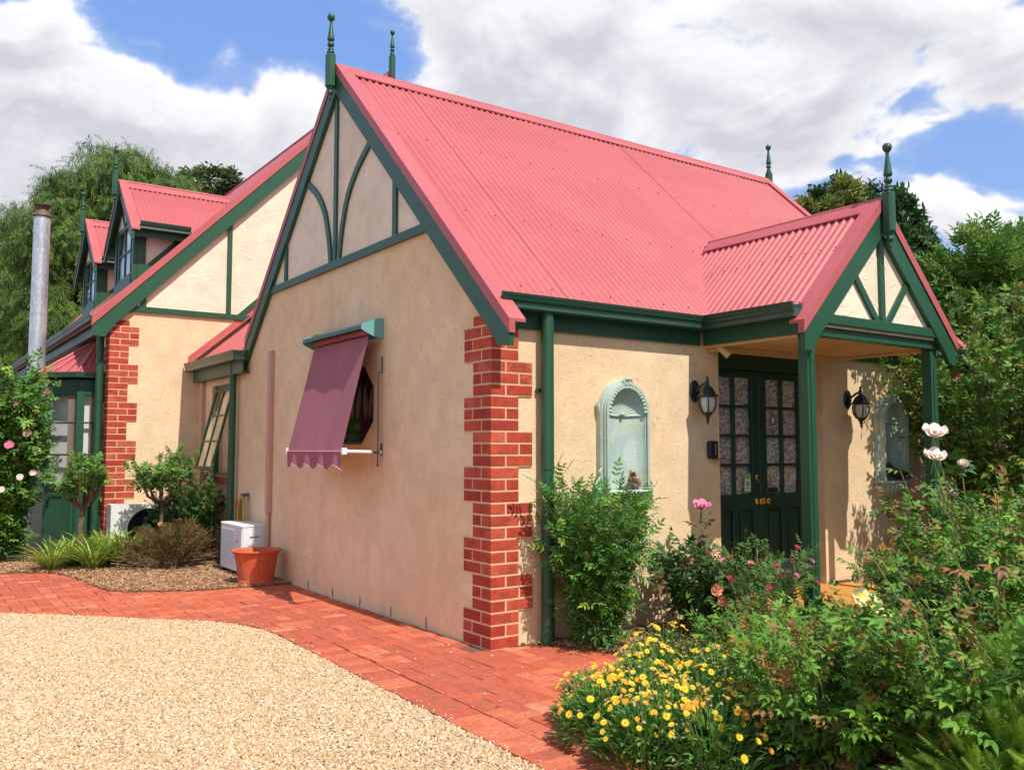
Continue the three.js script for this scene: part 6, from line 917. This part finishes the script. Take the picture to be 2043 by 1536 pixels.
// left side planting
{
  const b = bush({ name: 'camellia_bush', category: 'shrub', label: 'tall glossy bush with pale pink flowers at the left edge', seed: 51, at: [-2.42, -7.75], canes: 44, height: 2.45, spread: 0.52, shape: LEAF.tuft, leaf: 0.10, twigs: 24, twig: 0.24, per: 6, from: 0.05, colours: [[0.12, 0.29, 0.036], [0.131, 0.310, 0.042], [0.072, 0.186, 0.029], [0.12, 0.24, 0.04]], young: [0.290, 0.465, 0.072], youngFrac: 0.1, caneR: 0.012, caneMat: M.caneRed });
  [[0.10, 2.0, 0.36], [0.22, 1.65, 0.40], [0.34, 1.42, 0.35], [0.02, 1.5, 0.5], [0.3, 1.15, 0.42], [0.15, 1.10, 0.5], [0.45, 2.2, 0.2], [-0.05, 0.95, 0.5]].forEach(([x, y, z], i) => roseBloom(b.t, V(x, y, z), V(-0.2, 0.4, 0.9), i < 4 ? 0.10 : 0.075, i % 3 ? M.petalPale : M.petalPink));
  // two grafted standards with knobbly trunks
  for (const [i, x, z, h, s, label] of [[0, -1.62, -6.85, 1.0, 0.34, 'small standard tree with bare trunk before the bay window'], [1, -0.68, -6.72, 1.03, 0.44, 'small standard tree with spreading top before the wing wall']]) {
    const R = rng(700 + i), t = thing('standard_tree', label, 'tree', [x, 0, z], 0, 'small clipped standard trees'), tops = [];
    part('trunk', limb([V(0, -0.03, 0), V(0.02, 0.25, 0.01), V(-0.01, 0.48, 0), V(0.02, h * 0.72, 0)], [0.042, 0.034, 0.033, 0.036], 8), M.bark, t);
    const br = [], its = []; for (let k = 0; k < 11; k++) { const a = k / 11 * 6.283 + R() * 0.4, rr = s * (0.45 + 0.55 * R()), e = V(Math.cos(a) * rr, h + 0.26 * R(), Math.sin(a) * rr), m = V(Math.cos(a) * rr * 0.55, h * 0.80, Math.sin(a) * rr * 0.55).add(rv(R, 0.04)); br.push(limb([V(0.02, h * 0.70, 0), m, e], [0.022, 0.016, 0.008], 6));
      for (let j = 0; j < 9; j++) { const p = m.clone().lerp(e, 0.35 + 0.75 * R()).add(rv(R, 0.07)), d = rv(R).add(V(0, 0.5, 0)); br.push(limb([p, p.clone().addScaledVector(d, 0.05), p.clone().addScaledVector(d, 0.11)], [0.003, 0.003, 0.002], 3)); for (let q = 0; q < 7; q++) its.push({ m: leafM(p.clone().addScaledVector(d, 0.03 + 0.09 * R()), d.clone().add(rv(R, 1.0)), V(0, 1, 0.2).add(rv(R, 0.7)), 0.055 + 0.035 * R()), c: tint(R, [[0.145, 0.295, 0.048], [0.203, 0.357, 0.060], [0.13, 0.25, 0.045]][Math.floor(R() * 3)]) }); } }
    part('branch', br, M.bark, t); scatter('crown', LEAF.tuft, M.leaf, t, its);
  }
  const o = bush({ label: 'rose bush with small peach blooms below the spreading standard', seed: 52, at: [-0.45, -6.9], canes: 16, height: 0.95, spread: 0.26, leaf: 0.11, twigs: 9, twig: 0.14, per: 4, colours: [[0.065, 0.171, 0.034], [0.06, 0.14, 0.032]] }); for (let i = 0; i < 5; i++) roseBloom(o.t, o.tips[i * 3][0].clone().add(V(-0.04, -0.08 * i, 0.08)), V(-0.3, 0.5, 0.8), 0.06, M.petalPeach);
  bush({ name: 'leafy_shrub', category: 'shrub', label: 'slender leafy shrub in front of the open hopper window', seed: 53, at: [-0.28, -6.35], canes: 18, height: 1.12, spread: 0.26, shape: LEAF.tuft, leaf: 0.06, twigs: 14, twig: 0.15, per: 5, from: 0.08, colours: [[0.072, 0.171, 0.031], [0.065, 0.14, 0.032]], caneR: 0.005 });
  // dry shrub
  const R = rng(54), t = thing('dry_shrub', 'half dead brown shrub with straw coloured twigs', 'shrub', [-0.72, 0, -6.02]), st = [], its = [];
  for (let k = 0; k < 230; k++) { const a = R() * 6.283, e = 0.05 + R() * 1.2, L = 0.30 + 0.28 * R(), d = V(Math.cos(a) * Math.cos(e) * 1.25, Math.sin(e) * 1.0, Math.sin(a) * Math.cos(e) * 1.0), p = d.clone().multiplyScalar(L), m = d.clone().multiplyScalar(L * 0.5).add(rv(R, 0.05)); st.push(limb([V(Math.cos(a) * 0.05, 0, Math.sin(a) * 0.05), m, p], [0.006, 0.004, 0.003], 4)); for (let j = 0; j < 3; j++) { const q = m.clone().lerp(p, R()); st.push(limb([q, q.clone().add(rv(R, 0.05)), q.clone().add(rv(R, 0.10))], [0.003, 0.002, 0.002], 3)); } if (p.y > 0.15) for (let j = 0; j < 30; j++) its.push({ m: leafM(m.clone().lerp(p, 0.3 + 0.75 * R()).add(rv(R, 0.06)), d.clone().add(rv(R, 0.7)), rv(R), 0.05 + 0.05 * R()), c: tint(R, R() < 0.55 ? [0.26, 0.14, 0.05] : [0.17, 0.16, 0.045], 0.35) }); }
  part('twigs', st, M.dryTwig, t); scatter('leaves', LEAF.needle, M.leaf, t, its);
  // strappy grass clumps
  for (const [i, x, z, h] of [[0, -1.98, -6.55, 0.42], [1, -1.55, -6.35, 0.46], [2, -1.22, -6.45, 0.50], [3, -1.75, -6.75, 0.46], [4, -1.35, -6.75, 0.5], [5, -1.08, -6.75, 0.52]]) { const Q = rng(740 + i), t2 = thing('grass_clump', ['small strappy grass clump at the paving corner', 'strappy grass clump at the front of the bed', 'strappy grass clump beside the dry shrub', 'strappy grass clump left of the standard trunk', 'strappy grass clump behind the front clump', 'strappy grass clump under the round fan unit'][i], 'grass', [x, 0, z], 0, 'strappy grass clumps'), g = []; for (let k = 0; k < 120; k++) { const a = Q() * 6.283, e = 0.85 + 0.65 * Q(), d = V(Math.cos(a) * Math.cos(e), Math.sin(e), Math.sin(a) * Math.cos(e)); g.push({ m: leafM(V(Math.cos(a) * 0.05 * Q(), 0, Math.sin(a) * 0.05 * Q()), d, V(Math.cos(a), -0.4, Math.sin(a)), h * (0.7 + 0.7 * Q())), c: tint(Q, Q() < 0.7 ? [0.42, 0.50, 0.09] : [0.20, 0.36, 0.05], 0.3) }); } scatter('blades', LEAF.blade, M.leaf, t2, g); }
}

// tall hedge shrubs across the garden, outside the picture, that the door panes mirror
for (const [i, x, z] of [[0, 4.5, 8.6], [1, 7.4, 8.2], [2, 10.4, 8.4], [3, 13.6, 8.0], [4, 17, 7.6]]) tree({ name: 'hedge_tree', label: ['hedge tree outside the picture nearest the camera', 'second hedge tree outside the picture', 'third hedge tree outside the picture', 'fourth hedge tree outside the picture', 'hedge tree outside the picture farthest right'][i], group: 'hedge across the garden', seed: 950 + i, at: [x, z], fork: [x, 1.0, z], trunk: 0.12, shape: LEAF.clump, leaf: 0.5, groups: 12, per: 16, colours: [[0.06, 0.13, 0.03], [0.08, 0.16, 0.035]], lobes: [[x, 1.4, z, 1.5], [x - 0.8, 2.6, z, 1.3], [x + 0.9, 2.9, z, 1.3], [x, 3.9, z, 1.2]] });

renderer.render(scene, camera);
